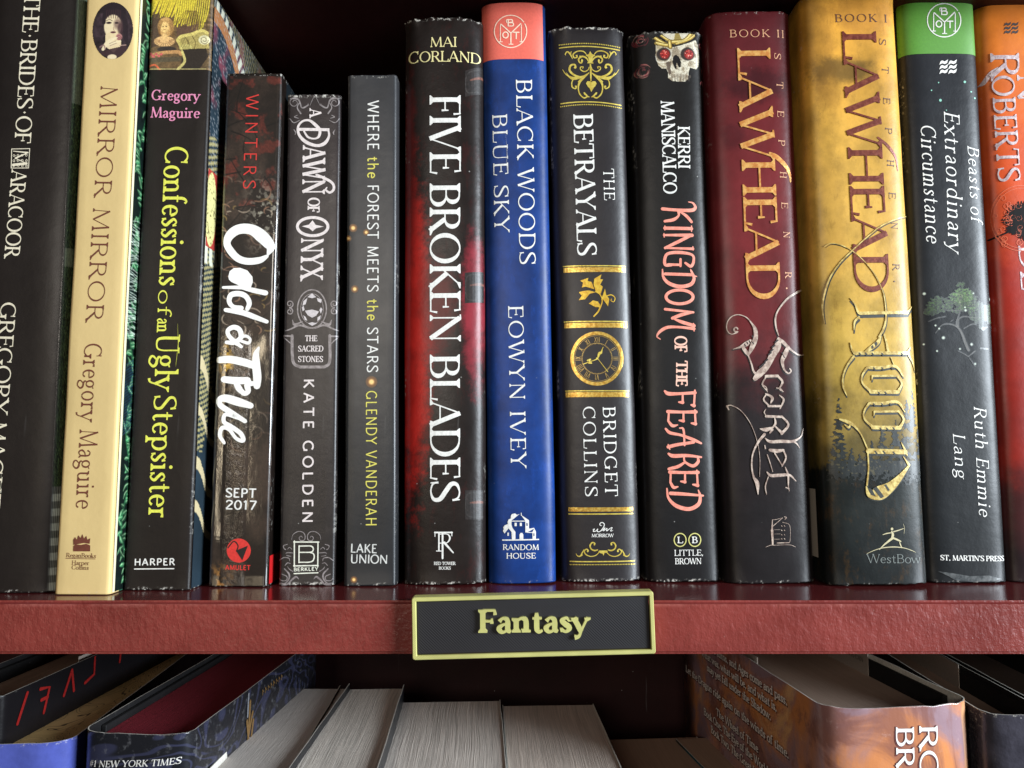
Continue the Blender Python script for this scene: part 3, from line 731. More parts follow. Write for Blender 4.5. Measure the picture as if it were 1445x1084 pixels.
for i in range(40):
    x = 200+i*9.5; y = 120+R.random()*60; cv.line([(x+40, -20), (x+10, y*.5), (x-20, y)], 9, (228, 205, 62), .95)
    cv.line([(x+48, -20), (x+16, y*.5), (x-8, y*.95)], 3, (120, 92, 30), .8)
for i in range(16):
    x = 440+i*18; cv.line([(x, 0), (x-14, 120), (x-40, 190+R.random()*90)], 10, (232, 212, 70), .9); cv.line([(x+8, 0), (x-6, 130), (x-30, 220)], 3, (110, 88, 30), .8)
for i in range(9): cv.line([(400+i*26, 230), (520+i*10, 110), (560+i*10, 250)], 4, (70, 48, 34), .6)
cv.poly([(225, 150), (290, 130), (300, 400), (215, 430)], (72, 54, 42), .8); cv.poly([(430, 260), (620, 220), (620, 400), (440, 420)], (92, 66, 56), .7)
cv.ell(340, 250, 68, 82, (196, 152, 92), soft=.1); cv.ell(330, 252, 36, 46, (230, 190, 120), soft=.15); cv.ell(318, 246, 6, 4, (60, 40, 30)); cv.ell(344, 246, 6, 4, (60, 40, 30)); cv.line([(322, 272), (338, 272)], 4, (120, 60, 40))
for i in range(7): cv.line([(282+i*6, 190+i*2), (276+i*3, 270), (290+i*2, 330)], 3, (120, 84, 44), .8); cv.line([(366+i*6, 190), (378+i*5, 260), (384+i*5, 330)], 3, (120, 84, 44), .8)
cv.ell(330, 372, 88, 44, (222, 178, 118), soft=.1)
for i in range(14): a = math.radians(-20+i*17); cv.line([(330+40*math.cos(a), 368+18*math.sin(a)), (330+92*math.cos(a), 372+50*math.sin(a))], 4, (120, 84, 54), .9)
cv.ell(330, 330, 24, 26, (226, 184, 120), soft=.2); cv.ell(350, 440, 80, 26, (52, 44, 40), soft=.2)
cv.line([(200, 500), (300, 470), (440, 462), (470, 480)], 30, (190, 142, 90)); cv.line([(205, 470), (250, 520)], 20, (190, 100, 90))
for i in range(5): cv.ell(215+i*22, 480+(i % 2)*14, 12, 10, (196, 90, 90), soft=.3)
cv.line([(210, 530), (450, 520)], 40, (84, 74, 56), .9)
cv.poly([(445, 350), (520, 315), (640, 285), (700, 300), (705, 430), (600, 455), (500, 450), (460, 410)], (176, 158, 92)); cv.line([(500, 330), (530, 380), (520, 440)], 5, (80, 66, 34)); cv.line([(560, 320), (590, 380), (580, 440)], 5, (80, 66, 34)); cv.line([(440, 360), (470, 330), (560, 310), (640, 280), (690, 300)], 26, (214, 196, 112)); cv.line([(445, 365), (480, 430), (520, 470)], 30, (202, 184, 104)); cv.ell(510, 425, 55, 30, (200, 186, 110), soft=.2)
for i in range(6): cv.line([(455+i*14, 350-i*2), (470+i*14, 400), (500+i*10, 460)], 3, (90, 76, 40), .9)
cv.poly([(480, 440), (680, 430), (700, 500), (620, 612), (470, 600)], (44, 36, 30)); cv.line([(480, 460), (500, 540), (440, 610)], 22, (206, 190, 116))
cv.ell(665, 360, 48, 40, (222, 214, 170), soft=.15); cv.line(spiral(665, 360, 36, 8, 0, 1.5, 5, 4), 5, (110, 90, 60))
cv.line([(200, 580), (250, 570), (290, 610)], 14, (206, 96, 60)); cv.line([(200, 604), (680, 604)], 5, (206, 196, 130)); cv.noise(.16, .28, 8)
B3.art('head_picture', cv, VC)
U, V = np.meshgrid(np.linspace(0, 138, 170), np.linspace(B3.h*1000, 0, 420)); zt = B3.h*1000-V
k = fbm(U*.06, V*.06, 41, 4); base = np.array((34, 47, 56))/255
col = np.ones(U.shape+(3,))*base*(.7+.6*k[..., None])
hl = np.sin((zt-50)*2.6+U*.8+np.sin(zt*.04)*7+k*6) > .05
rg = (zt > 62)&(zt < 200)
cream = np.array((160, 150, 104))/255
col = np.where((hl & rg & ((U < 9+np.sin(zt*.05)*7) | (zt < 140)))[..., None], cream, col)
pk = np.clip((fbm(U*.12, V*.1, 51, 5)-.5)*7, 0, 1)*(zt < 66)*(U < 60); col = col*(1-pk[..., None]*.8)+np.array((130, 62, 74))/255*pk[..., None]*.8
lace = (np.abs(np.hypot(U-4, (zt-60)*.85)-46) < 4.5)&(np.sin(np.arctan2(zt-60, U)*70) > -.4); col = np.where(lace[..., None], np.array((206, 206, 186))/255, col)
tan = (np.abs(np.hypot(U-4, (zt-62)*.7)-38) < 2.4)&(zt < 66); col = np.where(tan[..., None], np.array((160, 108, 70))/255, col)
fur = (np.hypot(U-4, (zt-60)*.85) > 51)&(np.sin(U*2.2+V*1.6+k*9) > .2); col = np.where((fur & (zt < 60))[..., None], np.array((132, 122, 88))/255, col)
dots = fbm(U*2.2, V*2.2, 61, 2) > .7; col = np.where((dots & (zt < 100))[..., None], col*.4+.4, col)
for cz, cw in ((166, 5), (186, 3.5), (208, 4.5), (226, 4)):
    br = np.abs((zt-cz)+(U-4)*(-.9)+np.sin(U*.4)*1.5) < cw*.6*(1-U/60); col = np.where(br[..., None], np.array((196, 180, 140))/255, col)
B3.side_art('side_picture', col, .0005, B3.h-.0005, .0011, .138, VC)
B3.side_art('oval_label', (lambda u, v: np.where((((u-5)/7.5)**2+((v-20)/20)**2 < .92)[..., None], np.where((fbm(u*.9, v*.9, 77, 3) > .68)[..., None], np.array((96, 80, 50))/255, np.array((214, 206, 140))/255), np.array((170, 60, 54))/255))(*np.meshgrid(np.linspace(0, 12, 30), np.linspace(0, 40, 90))), B3.h-.112, B3.h-.078, .0014, .011, VC, off=.0002)

def creased():
    n = NT('printed_gloss_creased'); a = n.n('ShaderNodeAttribute', attribute_name='print'); X, Y, Z = n.xyz()
    k = n.noise(420, n.coord((1, 1, .8)), detail=5, rough=.65, dist=.6)
    zone = n.math('MULTIPLY', n.step(n.math('ABSOLUTE', n.math('ADD', X, .0025)), .0055, .0035), n.step(Z, .112, .100))
    return n.fin(a.outputs['Color'], .38, n.math('MULTIPLY', k, n.math('MULTIPLY_ADD', zone, 1.0, .05)), .32, .0008, coat=1.0, coatr=.05, spec=.3)
# 4 ---- glossy paperback, brush lettering
B4 = upper_book(4, 320, 397, 291.5, 378, 104.5, 829, J('glossy_dark_cover', [(0, (24, 18, 15))], mottle=.3, mscale=90, rough=.35, coat=.4, coatr=.06, wear=.5, side=(22, 28, 32), bump=.12, bscale=150, specks=.2),
                b=0, fray=.00015, depth=.13, label='glossy dark paperback with white brush lettering and a red author name')
cv = Canvas(293, 105, 397, 828, (30, 23, 19), .8); R = random.Random(11)
k = fbm(cv.X*.03, cv.Y*.02, 71, 5); cv.put(np.clip((k-.5)*5, 0, 1)*.6, (72, 56, 46))
k = fbm(cv.X*.07, cv.Y*.06, 72, 5)
cv.put(np.clip((k-.6)*9, 0, 1)*(cv.Y < 300)*.55, (120, 44, 34)); cv.put(np.clip((fbm(cv.X*.25, cv.Y*.22, 73, 4)-.52)*8, 0, 1)*np.clip((cv.X-340)/30, 0, 1)*np.clip(1-np.abs(cv.Y-315)/75, 0, 1)*.9, (170, 164, 146))
for i in range(26):
    x = 300+R.random()*90; y = 150+R.random()*180; L = 20+R.random()*50; a = R.random()*6.3
    cv.line([(x, y, 2.2), (x+L*.4*math.cos(a)+R.uniform(-6, 6), y+L*.4*math.sin(a), 1.6), (x+L*math.cos(a), y+L*math.sin(a), .6)], 2, (16, 12, 10), .9)
for i in range(110):
    x = 298+R.random()*90; y = 260+R.random()*380; r = 4+R.random()*14; a0 = R.random()*360
    c = R.choice([(150, 112, 88), (108, 84, 70), (168, 150, 130), (60, 44, 36), (128, 104, 60), (20, 15, 12)])
    cv.line([(x+r*math.cos(math.radians(a0+t)), y+r*.8*math.sin(math.radians(a0+t)), .6+1.6*math.sin(t/150*3.1)) for t in range(0, 150, 25)], 1.6, c, .75 if y < 480 else .35)
g = np.clip(1-np.abs(cv.X-322)/14, 0, 1)*np.clip(1-np.abs(cv.Y-523)/42, 0, 1); cv.put(np.clip((fbm(cv.X*.3, cv.Y*.3, 75, 3)-.4)*5, 0, 1)*g*1.4, (206, 160, 66))  # gold gleam of the creased gloss painted into the print
g = np.clip(1-np.abs(cv.X-312)/26, 0, 1)*np.clip((cv.Y-790)/20, 0, 1); cv.put(np.clip((fbm(cv.X*.2, cv.Y*.2, 76, 3)-.4)*4, 0, 1)*g, (150, 104, 52))
cv.noise(.5, .25, 5)
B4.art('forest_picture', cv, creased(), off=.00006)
WB = foil('white_brush_paint', (236, 234, 228), (246, 244, 240), .3, 0)
f1, f2 = (300, 300, 6.02), (290, 450, 5.71)
B4.ink('title_letter', WB, [('s', [(462, 372, 30), (400, 405, 55), (300, 415, 58), (220, 392, 60), (160, 335, 62), (122, 262, 60), (150, 190, 78), (225, 142, 85), (330, 145, 90), (420, 205, 105), (490, 290, 80), (470, 360, 20)])], f1)
B4.ink('title_letter', WB, [('l', [(90, 637, 22), (250, 636, 34)]), ('s', [(250, 636, 34), (350, 662, 42), (452, 684, 44)])], f1, polys=[[(134, 545), (145, 500), (180, 472), (235, 470), (295, 492), (338, 545), (342, 590), (320, 650), (270, 650), (215, 615), (160, 590), (140, 570)]])
B4.ink('title_letter', WB, [('s', [(245, 812, 40), (175, 800, 36), (142, 755, 40), (160, 700, 46), (230, 690, 46), (285, 715, 44), (312, 770, 42), (295, 820, 36)]), ('s', [(112, 828, 34), (250, 850, 46), (350, 885, 44), (462, 928, 32)])], f1)
B4.ink('title_letter', WB, [('s', [(170, 190, 30), (235, 190, 38), (285, 150, 40), (275, 90, 40), (230, 68, 40), (185, 90, 36), (185, 130, 34), (230, 180, 36), (290, 225, 26)]), ('s', [(250, 205, 24), (290, 150, 26), (330, 140, 24), (360, 165, 22), (345, 195, 26), (290, 180, 24)])], f2)
B4.ink('title_letter', WB, [('s', [(430, 232, 18), (408, 290, 50), (410, 380, 64), (418, 470, 66), (415, 540, 56)]), ('s', [(112, 332, 52), (200, 328, 60), (310, 350, 62), (400, 380, 56)])], f2)
B4.ink('title_letter', WB, [('s', [(150, 488, 52), (240, 498, 58), (340, 498, 56)]), ('s', [(270, 560, 40), (310, 600, 40), (345, 585, 40), (340, 530, 50), (400, 520, 30)]), ('s', [(240, 505, 40), (270, 560, 50), (300, 595, 34)])], f2)
B4.ink('title_letter', WB, [('s', [(365, 700, 48), (260, 668, 66), (160, 640, 60), (112, 655, 46), (125, 700, 44), (200, 750, 44), (320, 825, 34)])], f2)
B4.ink('title_letter', WB, [('s', [(270, 800, 30), (165, 770, 32), (150, 830, 34), (210, 870, 36), (285, 925, 36), (305, 980, 34), (250, 965, 28), (190, 890, 30), (135, 880, 34), (118, 940, 32), (152, 1000, 24)])], f2)
RI = flat('red_ink', (206, 48, 42)); B4.text('author_lettering', 'WINTERS', (348, 134), (343, 266), 17, RI, .10, .09, False, .25)
B4.text('notice_lettering', 'SEPT', (318.5, 701.5), (361, 702.5), 12.4, INK_W, .19, .15, False, .05)
B4.text('notice_lettering', '2017', (318.5, 718.5), (361, 719.5), 12.4, INK_W, .19, .15, False, .05)
B4.ink('publisher_emblem', RI, [], polys=[[(337+17*math.cos(t), 777+17*math.sin(t)) for t in np.linspace(0, 6.2, 30)]])
B4.ink('publisher_emblem', flat('black_ink', (22, 18, 17)), [('s', [(322, 773, 1.6), (330, 764, 1.6), (336, 770, 1.6), (334, 778, 1.6)])], polys=[[(333, 777), (350, 770), (342, 791)]], off=.0002)
B4.text('publisher_lettering', 'AMULET', (318, 804), (353, 804.5), 6.5, RI, .2, .17, False, .05)
B4.side_art('red_corner', np.ones((3, 3, 3))*np.array((190, 30, 32))/255, .0008, .0125, .0012, .04, VC)

# 5 ---- small grey-black paperback with ornaments
B5 = upper_book(5, 405.5, 481, 392.5, 472.5, 135, 827, J('grey_black_cover', [(0, (42, 38, 37)), (1, (48, 41, 41))], mottle=.14, rough=.36, wear=1.0, bump=.14, grain=((70, 62, 60), 260, .35), spec=.4),
                b=0, fray=.00015, depth=.125, label='short charcoal paperback with silver swirl ornaments and a gem emblem')
SIL = foil('silver_print', (118, 110, 110), (150, 142, 142), .4, .1); WI = flat('warm_white_ink', (224, 212, 208))
f = (400, 125, 6.19)
B5.text('title_lettering', 'A', (437, 155), (437, 165), 16, WI, .17, .08)
B5.ink('title_letter', WI, [('l', [(130, 358, 26), (402, 362, 26)]), ('s', [(392, 360, 14), (398, 420, 20), (360, 480, 30), (290, 500, 26), (200, 470, 30), (140, 410, 24), (128, 340, 20), (165, 290, 18), (225, 280, 20), (280, 320, 28), (318, 365, 26), (310, 420, 22), (270, 440, 14), (215, 425, 18), (178, 372, 14)])], f, cap=False)
B5.text('title_lettering', 'AWN', (427.5, 208), (426.5, 273), 31, WI, .145, .06, .08)
B5.ink('title_letter', WI, [('s', [(290, 755, 22), (370, 790, 24), (430, 830, 22), (440, 880, 22), (405, 910, 20), (370, 885, 16), (380, 865, 10)])], f)
B5.text('title_lettering', 'OF', (434.5, 280), (434, 299), 16.5, WI, .17, .08)
f = (395, 290, 4.516)
B5.ink('title_letter', WI, [('s', circ(209, 135, 97, 58, 16)+[])], f, polys=[[(140, 133), (185, 122), (208, 95), (228, 124), (280, 135), (230, 146), (209, 165), (186, 146)]], cap=False)
B5.text('title_lettering', 'NYX', (425, 337.5), (424, 394), 31, WI, .145, .06, .08)
B5.ink('gem_ornament', SIL, [('s', circ(205, 660, 92, 122, 7)), ('s', circ(205, 660, 72, 96, 4))]+[('s', spiral(205+sg*142, 628, 24, 7, 90 if sg < 0 else 90, 1.3*sg, 7, 4)) for sg in (-1, 1)]
    +[('s', spiral(205+sg*142, 676, 22, 7, -90, -1.3*sg, 7, 4)) for sg in (-1, 1)]+[('s', [(205+sg*20, 780, 12), (205+sg*80, 765, 10), (205+sg*140, 790, 8), (205+sg*170, 800, 3)]) for sg in (-1, 1)]
    +[('s', [(205+sg*60, 740, 4), (205+sg*110, 760, 14), (205+sg*125, 730, 3)]) for sg in (-1, 1)], f)
B5.ink('gem_facets', flat('pale_facet', (205, 196, 196)), [], f, polys=[[(176, 585), (205, 560), (232, 585), (206, 592)], [(150, 610), (176, 590), (165, 630), (145, 640)], [(236, 590), (268, 600), (262, 622), (242, 612)], [(160, 672), (205, 664), (250, 676), (232, 704), (206, 716), (178, 700)], [(140, 650), (152, 640), (158, 665), (146, 675)], [(262, 650), (272, 662), (262, 690), (252, 668)], [(150, 700), (165, 712), (176, 735), (160, 730)], [(180, 752), (206, 745), (238, 752), (206, 768)], [(240, 715), (262, 700), (256, 725), (240, 738)]], off=.0002)
B5.ink('label_frame', SIL, [('s', [(78, 830, 16), (80, 960, 16), (92, 1010, 16), (130, 1030, 16)]), ('l', [(128, 1030, 16), (282, 1030, 16)]), ('s', [(282, 1030, 16), (312, 1010, 16), (320, 960, 16), (318, 830, 16)]), ('l', [(25, 834, 9), (82, 834, 9)]), ('l', [(318, 834, 9), (365, 836, 9)]), ('l', [(70, 880, 6), (30, 845, 6)]), ('l', [(330, 880, 6), (362, 848, 6)])], f)
for t, a, b, y in (('THE', 431, 447.5, 481.7), ('SACRED', 421, 456, 496.3), ('STONES', 421, 455.5, 511)): B5.text('series_lettering', t, (a, y), (b, y), 8.4, WI, .17, .08, .07, .05)
B5.text('author_lettering', 'KATE GOLDEN', (429, 535.5), (426.7, 737), 14.5, WI, .18, .16, False, .28)
f = (390, 740, 11.41); L = []
for sg in (-1, 1):
    c = 482; q = lambda x: c+sg*x
    L += [('s', [(q(235), 250, 5), (q(215), 170, 9), (q(140), 118, 12), (q(60), 125, 12), (q(20), 180, 14), (q(30), 250, 14), (q(90), 262, 14), (q(115), 215, 12), (q(80), 190, 12), (q(62), 215, 8)]),
          ('s', [(q(300), 320, 8), (q(365), 345, 16), (q(355), 390, 10), (q(330), 405, 18)]), ('s', [(q(210), 460, 10), (q(300), 455, 16), (q(330), 470, 8)]), ('s', [(q(230), 400, 8), (q(270), 370, 12), (q(300), 400, 8)]), ('s', [(q(240), 515, 6), (q(300), 505, 14), (q(320), 495, 6)]),
          ('s', [(q(430), 580, 10), (q(360), 535, 16), (q(280), 545, 14), (q(265), 590, 8)]), ('s', [(q(340), 660, 12), (q(300), 620, 14), (q(255), 630, 10)]), ('s', [(q(350), 715, 18), (q(275), 800, 26), (q(280), 880, 24), (q(340), 950, 22), (q(420), 945, 14)]),
          ('s', [(q(390), 800, 12), (q(310), 840, 16), (q(320), 900, 14), (q(390), 905, 12), (q(430), 870, 8)]), ('s', [(q(120), 880, 8), (q(165), 845, 30), (q(240), 900, 26), (q(300), 965, 22), (q(400), 975, 12)]), ('s', [(q(210), 760, 10), (q(270), 720, 14), (q(300), 680, 6)])]
B5.ink('foot_ornament', SIL, L, f)
f = (400, 125, 6.19); L = []
for sg in (-1, 1):
    q = lambda x: 272+sg*x
    L += [('s', spiral(q(175), 125, 48, 14, 200 if sg > 0 else -20, 1.4*sg, 9, 5)), ('s', [(q(210), 90, 6), (q(140), 100, 14), (q(110), 170, 12), (q(60), 150, 14), (q(55), 135, 5)]), ('s', [(q(120), 220, 14), (q(150), 170, 10), (q(130), 120, 6)]), ('s', [(q(215), 265, 5), (q(180), 300, 8), (q(130), 280, 6)]), ('s', [(q(150), 235, 5), (q(175), 250, 9), (q(140), 262, 5)]), ('s', [(q(180), 360, 5), (q(165), 385, 12), (q(170), 405, 5)])]
L += [('l', [(232, 150, 4), (275, 55, 4), (320, 150, 4)])]
B5.ink('head_ornament', SIL, L, f)
f = (390, 740, 11.41); WF = flat('ivory_ink', (222, 222, 205))
B5.ink('publisher_emblem', WF, [('l', [(292, 268, 20), (292, 680, 20)]), ('l', [(282, 283, 20), (685, 285, 20)]), ('l', [(672, 283, 20), (668, 680, 20)]), ('l', [(282, 668, 20), (675, 662, 20)]),
    ('l', [(368, 345, 20), (366, 615, 20)]), ('s', [(368, 350, 18), (460, 348, 18), (560, 350, 20), (595, 385, 20), (590, 425, 20), (550, 448, 18), (450, 450, 18), (368, 450, 18)]), ('s', [(540, 450, 18), (595, 470, 20), (612, 520, 20), (590, 585, 20), (530, 608, 18), (440, 610, 18), (366, 610, 18)]), ('l', [(288, 792, 18), (672, 778, 18)])], f, off=.00022)
B5.text('publisher_lettering', 'BERKLEY', (415, 806), (449, 805), 4.7, WF, .24, .2, False, .08, off=.00022)

# 6 ---- dark grey paperback, night sky
B6 = upper_book(6, 490.5, 560, 484.5, 559, 107.5, 828, J('charcoal_cover', [(0, (38, 39, 41)), (1, (52, 52, 54))], mottle=.10, rough=.36, wear=.5, bump=.1, specks=.5, spec=.45), b=0, fray=.00015, depth=.13,
                label='dark grey paperback with a white and yellow capital title in one line')
YI = flat('pale_yellow_ink', (214, 204, 92))
bx = lambda y: 519.0-(y-143)*1.6/600
for t, a, b, m in (('WHERE', 143, 211.5, 0), ('the', 222, 251, 1), ('FOREST', 261.5, 337, 0), ('MEETS', 348, 411.5, 0), ('the', 423, 451.5, 1), ('STARS', 462.5, 525, 0)):
    B6.text('title_lettering', t, (bx(a), a), (bx(b), b), 15.3, YI if m else INK_W, .12, .11, False, .08)
B6.text('author_lettering', 'GLENDY VANDERAH', (516.8, 552.5), (516.2, 742), 15.3, YI, .11, .10, False, .10)
B6.text('publisher_lettering', 'LAKE', (495, 779.5), (531.5, 780.5), 12, flat('grey_white_ink', (205, 205, 200)), .16, .12, False, .02)
B6.text('publisher_lettering', 'UNION', (495, 794.5), (546.5, 795.5), 12, flat('grey_white_ink', (205, 205, 200)), .16, .12, False, .02)
cvs = []
for (x, y, r) in ((498.5, 322, 2.6), (491.5, 337, 2.0), (516.8, 328, 2.0), (500.5, 408, 2.4), (524.3, 539, 3.6), (499.5, 818, 2.2)):
    cv = Canvas(x-r*2.6, y-r*2.6, x+r*2.6, y+r*2.6, (52, 52, 54), .5); cv.ell(x, y, r*2.2, r*2.2, (150, 92, 40), .8, 1.0); cv.ell(x, y, r, r, (250, 206, 130), 1, .7); cv.m = np.hypot(cv.X-x, cv.Y-y) < r*2.4
    B6.art('printed_star', cv, VC, off=.0001)

# 7 ---- black and red hardcover
B7 = upper_book(7, 569, 681.5, 568, 685, 26, 827, J('black_red_jacket', [(0, (32, 26, 24)), (1, (32, 26, 24))], mottle=.2, mscale=70, rough=.34, wear=.7, bump=.16, grain=((70, 24, 22), 150, .30),
    pt=[(-.80, .42, .55, .30, (172, 32, 26), .95), (-.9, .72, .25, .2, (96, 24, 22), .6), (.75, .47, .34, .14, (140, 44, 54), .85), (-.2, .47, .5, .10, (96, 24, 22), .6)], scr=.5), b=.0075, n=2.7, depth=.155, fray=.0009, wear_bot=.0006,
    label='thick black hardcover flecked with red, very large white capitals down its spine')
B7.text('author_lettering', 'MAI', (607.5, 67), (644, 66.5), 14.5, flat('light_yellow_ink', (224, 212, 150)), .13, .06, .07)
B7.text('author_lettering', 'CORLAND', (577.5, 92), (678, 93), 15.5, flat('light_yellow_ink', (224, 212, 150)), .13, .06, .07, scales={0: 1.12})
for t, a, b in (('FIVE', 137, 243.5), ('BROKEN', 261, 482), ('BLADES', 502.5, 707)):
    g = lambda y: 606.3+(y-137)*.6/570
    B7.text('title_lettering', t, (g(a), a), (g(b), b), 42.5, INK_W, .15, .045, .08, .0)
f = (550, 420, 2.522)
B7.ink('publisher_emblem', INK_W, [('l', [(160, 836, 5), (222, 836, 5)]), ('l', [(161, 834, 3), (161, 850, 3)]), ('l', [(221, 834, 3), (221, 848, 3)]), ('l', [(175, 838, 5), (175, 900, 5)]), ('l', [(188, 838, 6), (188, 928, 6)]), ('s', [(176, 842, 3), (205, 842, 3), (214, 856, 6), (204, 872, 3), (178, 874, 3)]), ('l', [(194, 872, 8), (226, 908, 4)]), ('l', [(166, 902, 3), (184, 902, 3)])], f)
B7.text('publisher_lettering', 'RED TOWER', (612.5, 797.3), (642.5, 797.3), 4.3, INK_W, .16, .1)
B7.text('publisher_lettering', 'BOOKS', (619.5, 803.8), (636, 803.8), 4, INK_W, .16, .1)
for (y0, y1) in ((100, 137), (385, 428), (692, 733)):
    cv = Canvas(656, y0, 682, y1, (34, 28, 26), .7); yc = (y0+y1)/2
    cv.line([(682, y0+3), (663, y0+4), (658, y0+9), (657, yc), (658, y1-9), (663, y1-4), (682, y1-3)], 1.0, (56, 53, 51)); cv.noise(.3, .3, 4); cv.line([(664, yc-3, 2), (676, yc-4, 4), (682, yc-3, 3)], 5, (160, 96, 76), .55); cv.noise(.6, .4, 6)
    B7.art('printed_blade_band', cv, VC)

# 8 ---- blue hardcover with a coral head
B8 = upper_book(8, 681.5, 768, 687, 787.5, 6, 825, J('deep_blue_jacket', [(0, (16, 52, 116)), (1, (24, 52, 108))], mottle=.34, mscale=55, rough=.40, wear=.25, bump=.10, grain=((26, 76, 168), 120, .35), specks=.1, scr=.06), b=.0065, n=3.0, depth=.152, fray=.0001,
    label='blue hardcover with a coral band round its head and white lettering in two rows')
zb = B8.loc(722, 83.5)[1]
CORAL = flat('coral_band_paper', (226, 102, 86), .5, grain=.05)
B8.band('head_band', -B8.W*.997, B8.W*.9, zb, B8.h+.00005, CORAL, off=.0001)
bx = lambda y: 728+(y-113)*5/260
B8.text('title_lettering', 'BLACK WOODS', (bx(113), 113), (bx(372.5), 372.5), 22.3, INK_W, .13, .05, .08, .05)
B8.text('title_lettering', 'BLUE SKY', (694.8, 163), (698, 327.5), 20.3, INK_W, .13, .05, .08, .06)
B8.text('author_lettering', 'EOWYN IVEY', (717, 432.5), (721, 659.5), 21.5, INK_W, .13, .05, .08, .10)
B8.text('publisher_lettering', 'RANDOM', (710, 776), (760, 776), 7.8, INK_W, .17, .09, .05, .04)
B8.text('publisher_lettering', 'HOUSE', (715, 788.3), (755.5, 788), 7.8, INK_W, .17, .09, .05, .04)
def circle_logo(B, cx, cy, r, mat, name='circle_emblem'):
    u = r/56.0; f = (cx-56*u, cy-56*u, 1/u)
    B.ink(name, mat, [('s', circ(56, 56, 54, 54, 3.2, 40, -28, 324)), ('l', [(22, 90, 3), (22, 34, 3)]), ('l', [(24, 32, 4), (57, 62, 4)]), ('l', [(57, 62, 4), (90, 30, 4)]), ('l', [(92, 34, 3), (92, 90, 3)]), ('l', [(57, 62, 4), (57, 98, 4)]), ('l', [(17, 91, 3), (28, 91, 3)]), ('l', [(87, 91, 3), (98, 91, 3)]), ('l', [(50, 99, 3), (64, 99, 3)]),
        ('s', circ(39, 68, 9, 10, 4, 20)), ('l', [(66, 59, 4), (84, 59, 4)]), ('l', [(75, 59, 4), (75, 80, 4)]), ('l', [(48, 16, 4), (48, 38, 4)]), ('s', [(48, 17, 3), (60, 17, 4), (62, 24, 4), (50, 27, 3)]), ('s', [(50, 27, 3), (64, 28, 4), (64, 37, 4), (48, 38, 3)]), ('s', [(48, 16, 3), (42, 18, 3), (43, 26, 3)])], f, off=.00022)
circle_logo(B8, 720.5, 45, 23.5, flat('cream_pink_ink', (250, 214, 190)))
f = (690, 710, 10.84)
B8.ink('publisher_emblem', INK_W, [('l', [(210, 565, 18), (758, 555, 18)]), ('l', [(345, 275, 12), (560, 275, 12)]), ('l', [(493, 150, 8), (495, 190, 10)]), ('l', [(590, 448, 10), (665, 450, 10)])], f,
    polys=[[(345, 265), (470, 165), (430, 180), (400, 158), (350, 168), (335, 200), (335, 235), (300, 250), (285, 290), (290, 320), (240, 340), (220, 370), (228, 400), (215, 425), (240, 465), (300, 385), (345, 440), (352, 560), (405, 560), (405, 440), (360, 380), (345, 330)],
    [(490, 180), (612, 262), (612, 390), (690, 378), (718, 440), (715, 556), (665, 556), (665, 440), (690, 390), (580, 448), (556, 448), (556, 270)], [(392, 300), (425, 300), (425, 352), (392, 352)], [(472, 300), (503, 300), (503, 350), (472, 350)],
    [(468, 556), (468, 480), (482, 455), (510, 455), (525, 480), (525, 556)], [(282, 452), (306, 452), (306, 500), (282, 500)]])
B8.ink('publisher_emblem_detail', flat('dark_blue_ink', (24, 44, 104)), [], f, polys=[[(574, 300), (592, 310), (592, 350), (574, 345)], [(680, 460), (696, 460), (694, 505), (680, 505)]], off=.0002)

# 9 ---- black and gold hardcover
B9 = upper_book(9, 774, 881, 794, 906.5, 39, 823, J('black_matte_jacket', [(0, (32, 28, 30))], mottle=.12, rough=.42, wear=.9, bump=.16, spec=.5, specks=.15), b=.0075, n=3.0, depth=.152, fray=.0012, wear_bot=.0004,
    label='black hardcover with gold scrollwork, a gold clock face and gold rules across its spine')
GP = foil('pale_gold_foil', (232, 212, 104), (206, 178, 74), .32, .35); GD = foil('gold_foil_worn', (190, 140, 52), (226, 190, 96), .30, .5, 700)
f = (775, 50, 9.86)
arc = lambda x0, x1, y0, ym, y1, w: ('s', [(x0+(x1-x0)*t, y0*(1-t)+y1*t-(ym)*4*t*(1-t), w) for t in np.linspace(0, 1, 12)])
dots = lambda x0, x1, y0, y1, ym, n, r: [[(x0+(x1-x0)*t+r*c, y0+(y1-y0)*t-ym*4*t*(1-t)+r*s_) for c, s_ in ((1, 0), (.7, .7), (0, 1), (-.7, .7), (-1, 0), (-.7, -.7), (0, -1), (.7, -.7))] for t in np.linspace(0, 1, n)]
B9.ink('gold_rule', GP, [arc(138, 980, 182, 40, 212, 14)], f, cap=False); B9.ink('gold_rule', GP, [arc(158, 1000, 957, 40, 980, 14)], f, cap=False)
B9.ink('gold_dots', GP, [], f, polys=dots(142, 975, 140, 172, 40, 34, 9)+dots(164, 994, 998, 1018, 42, 34, 9))
L = []
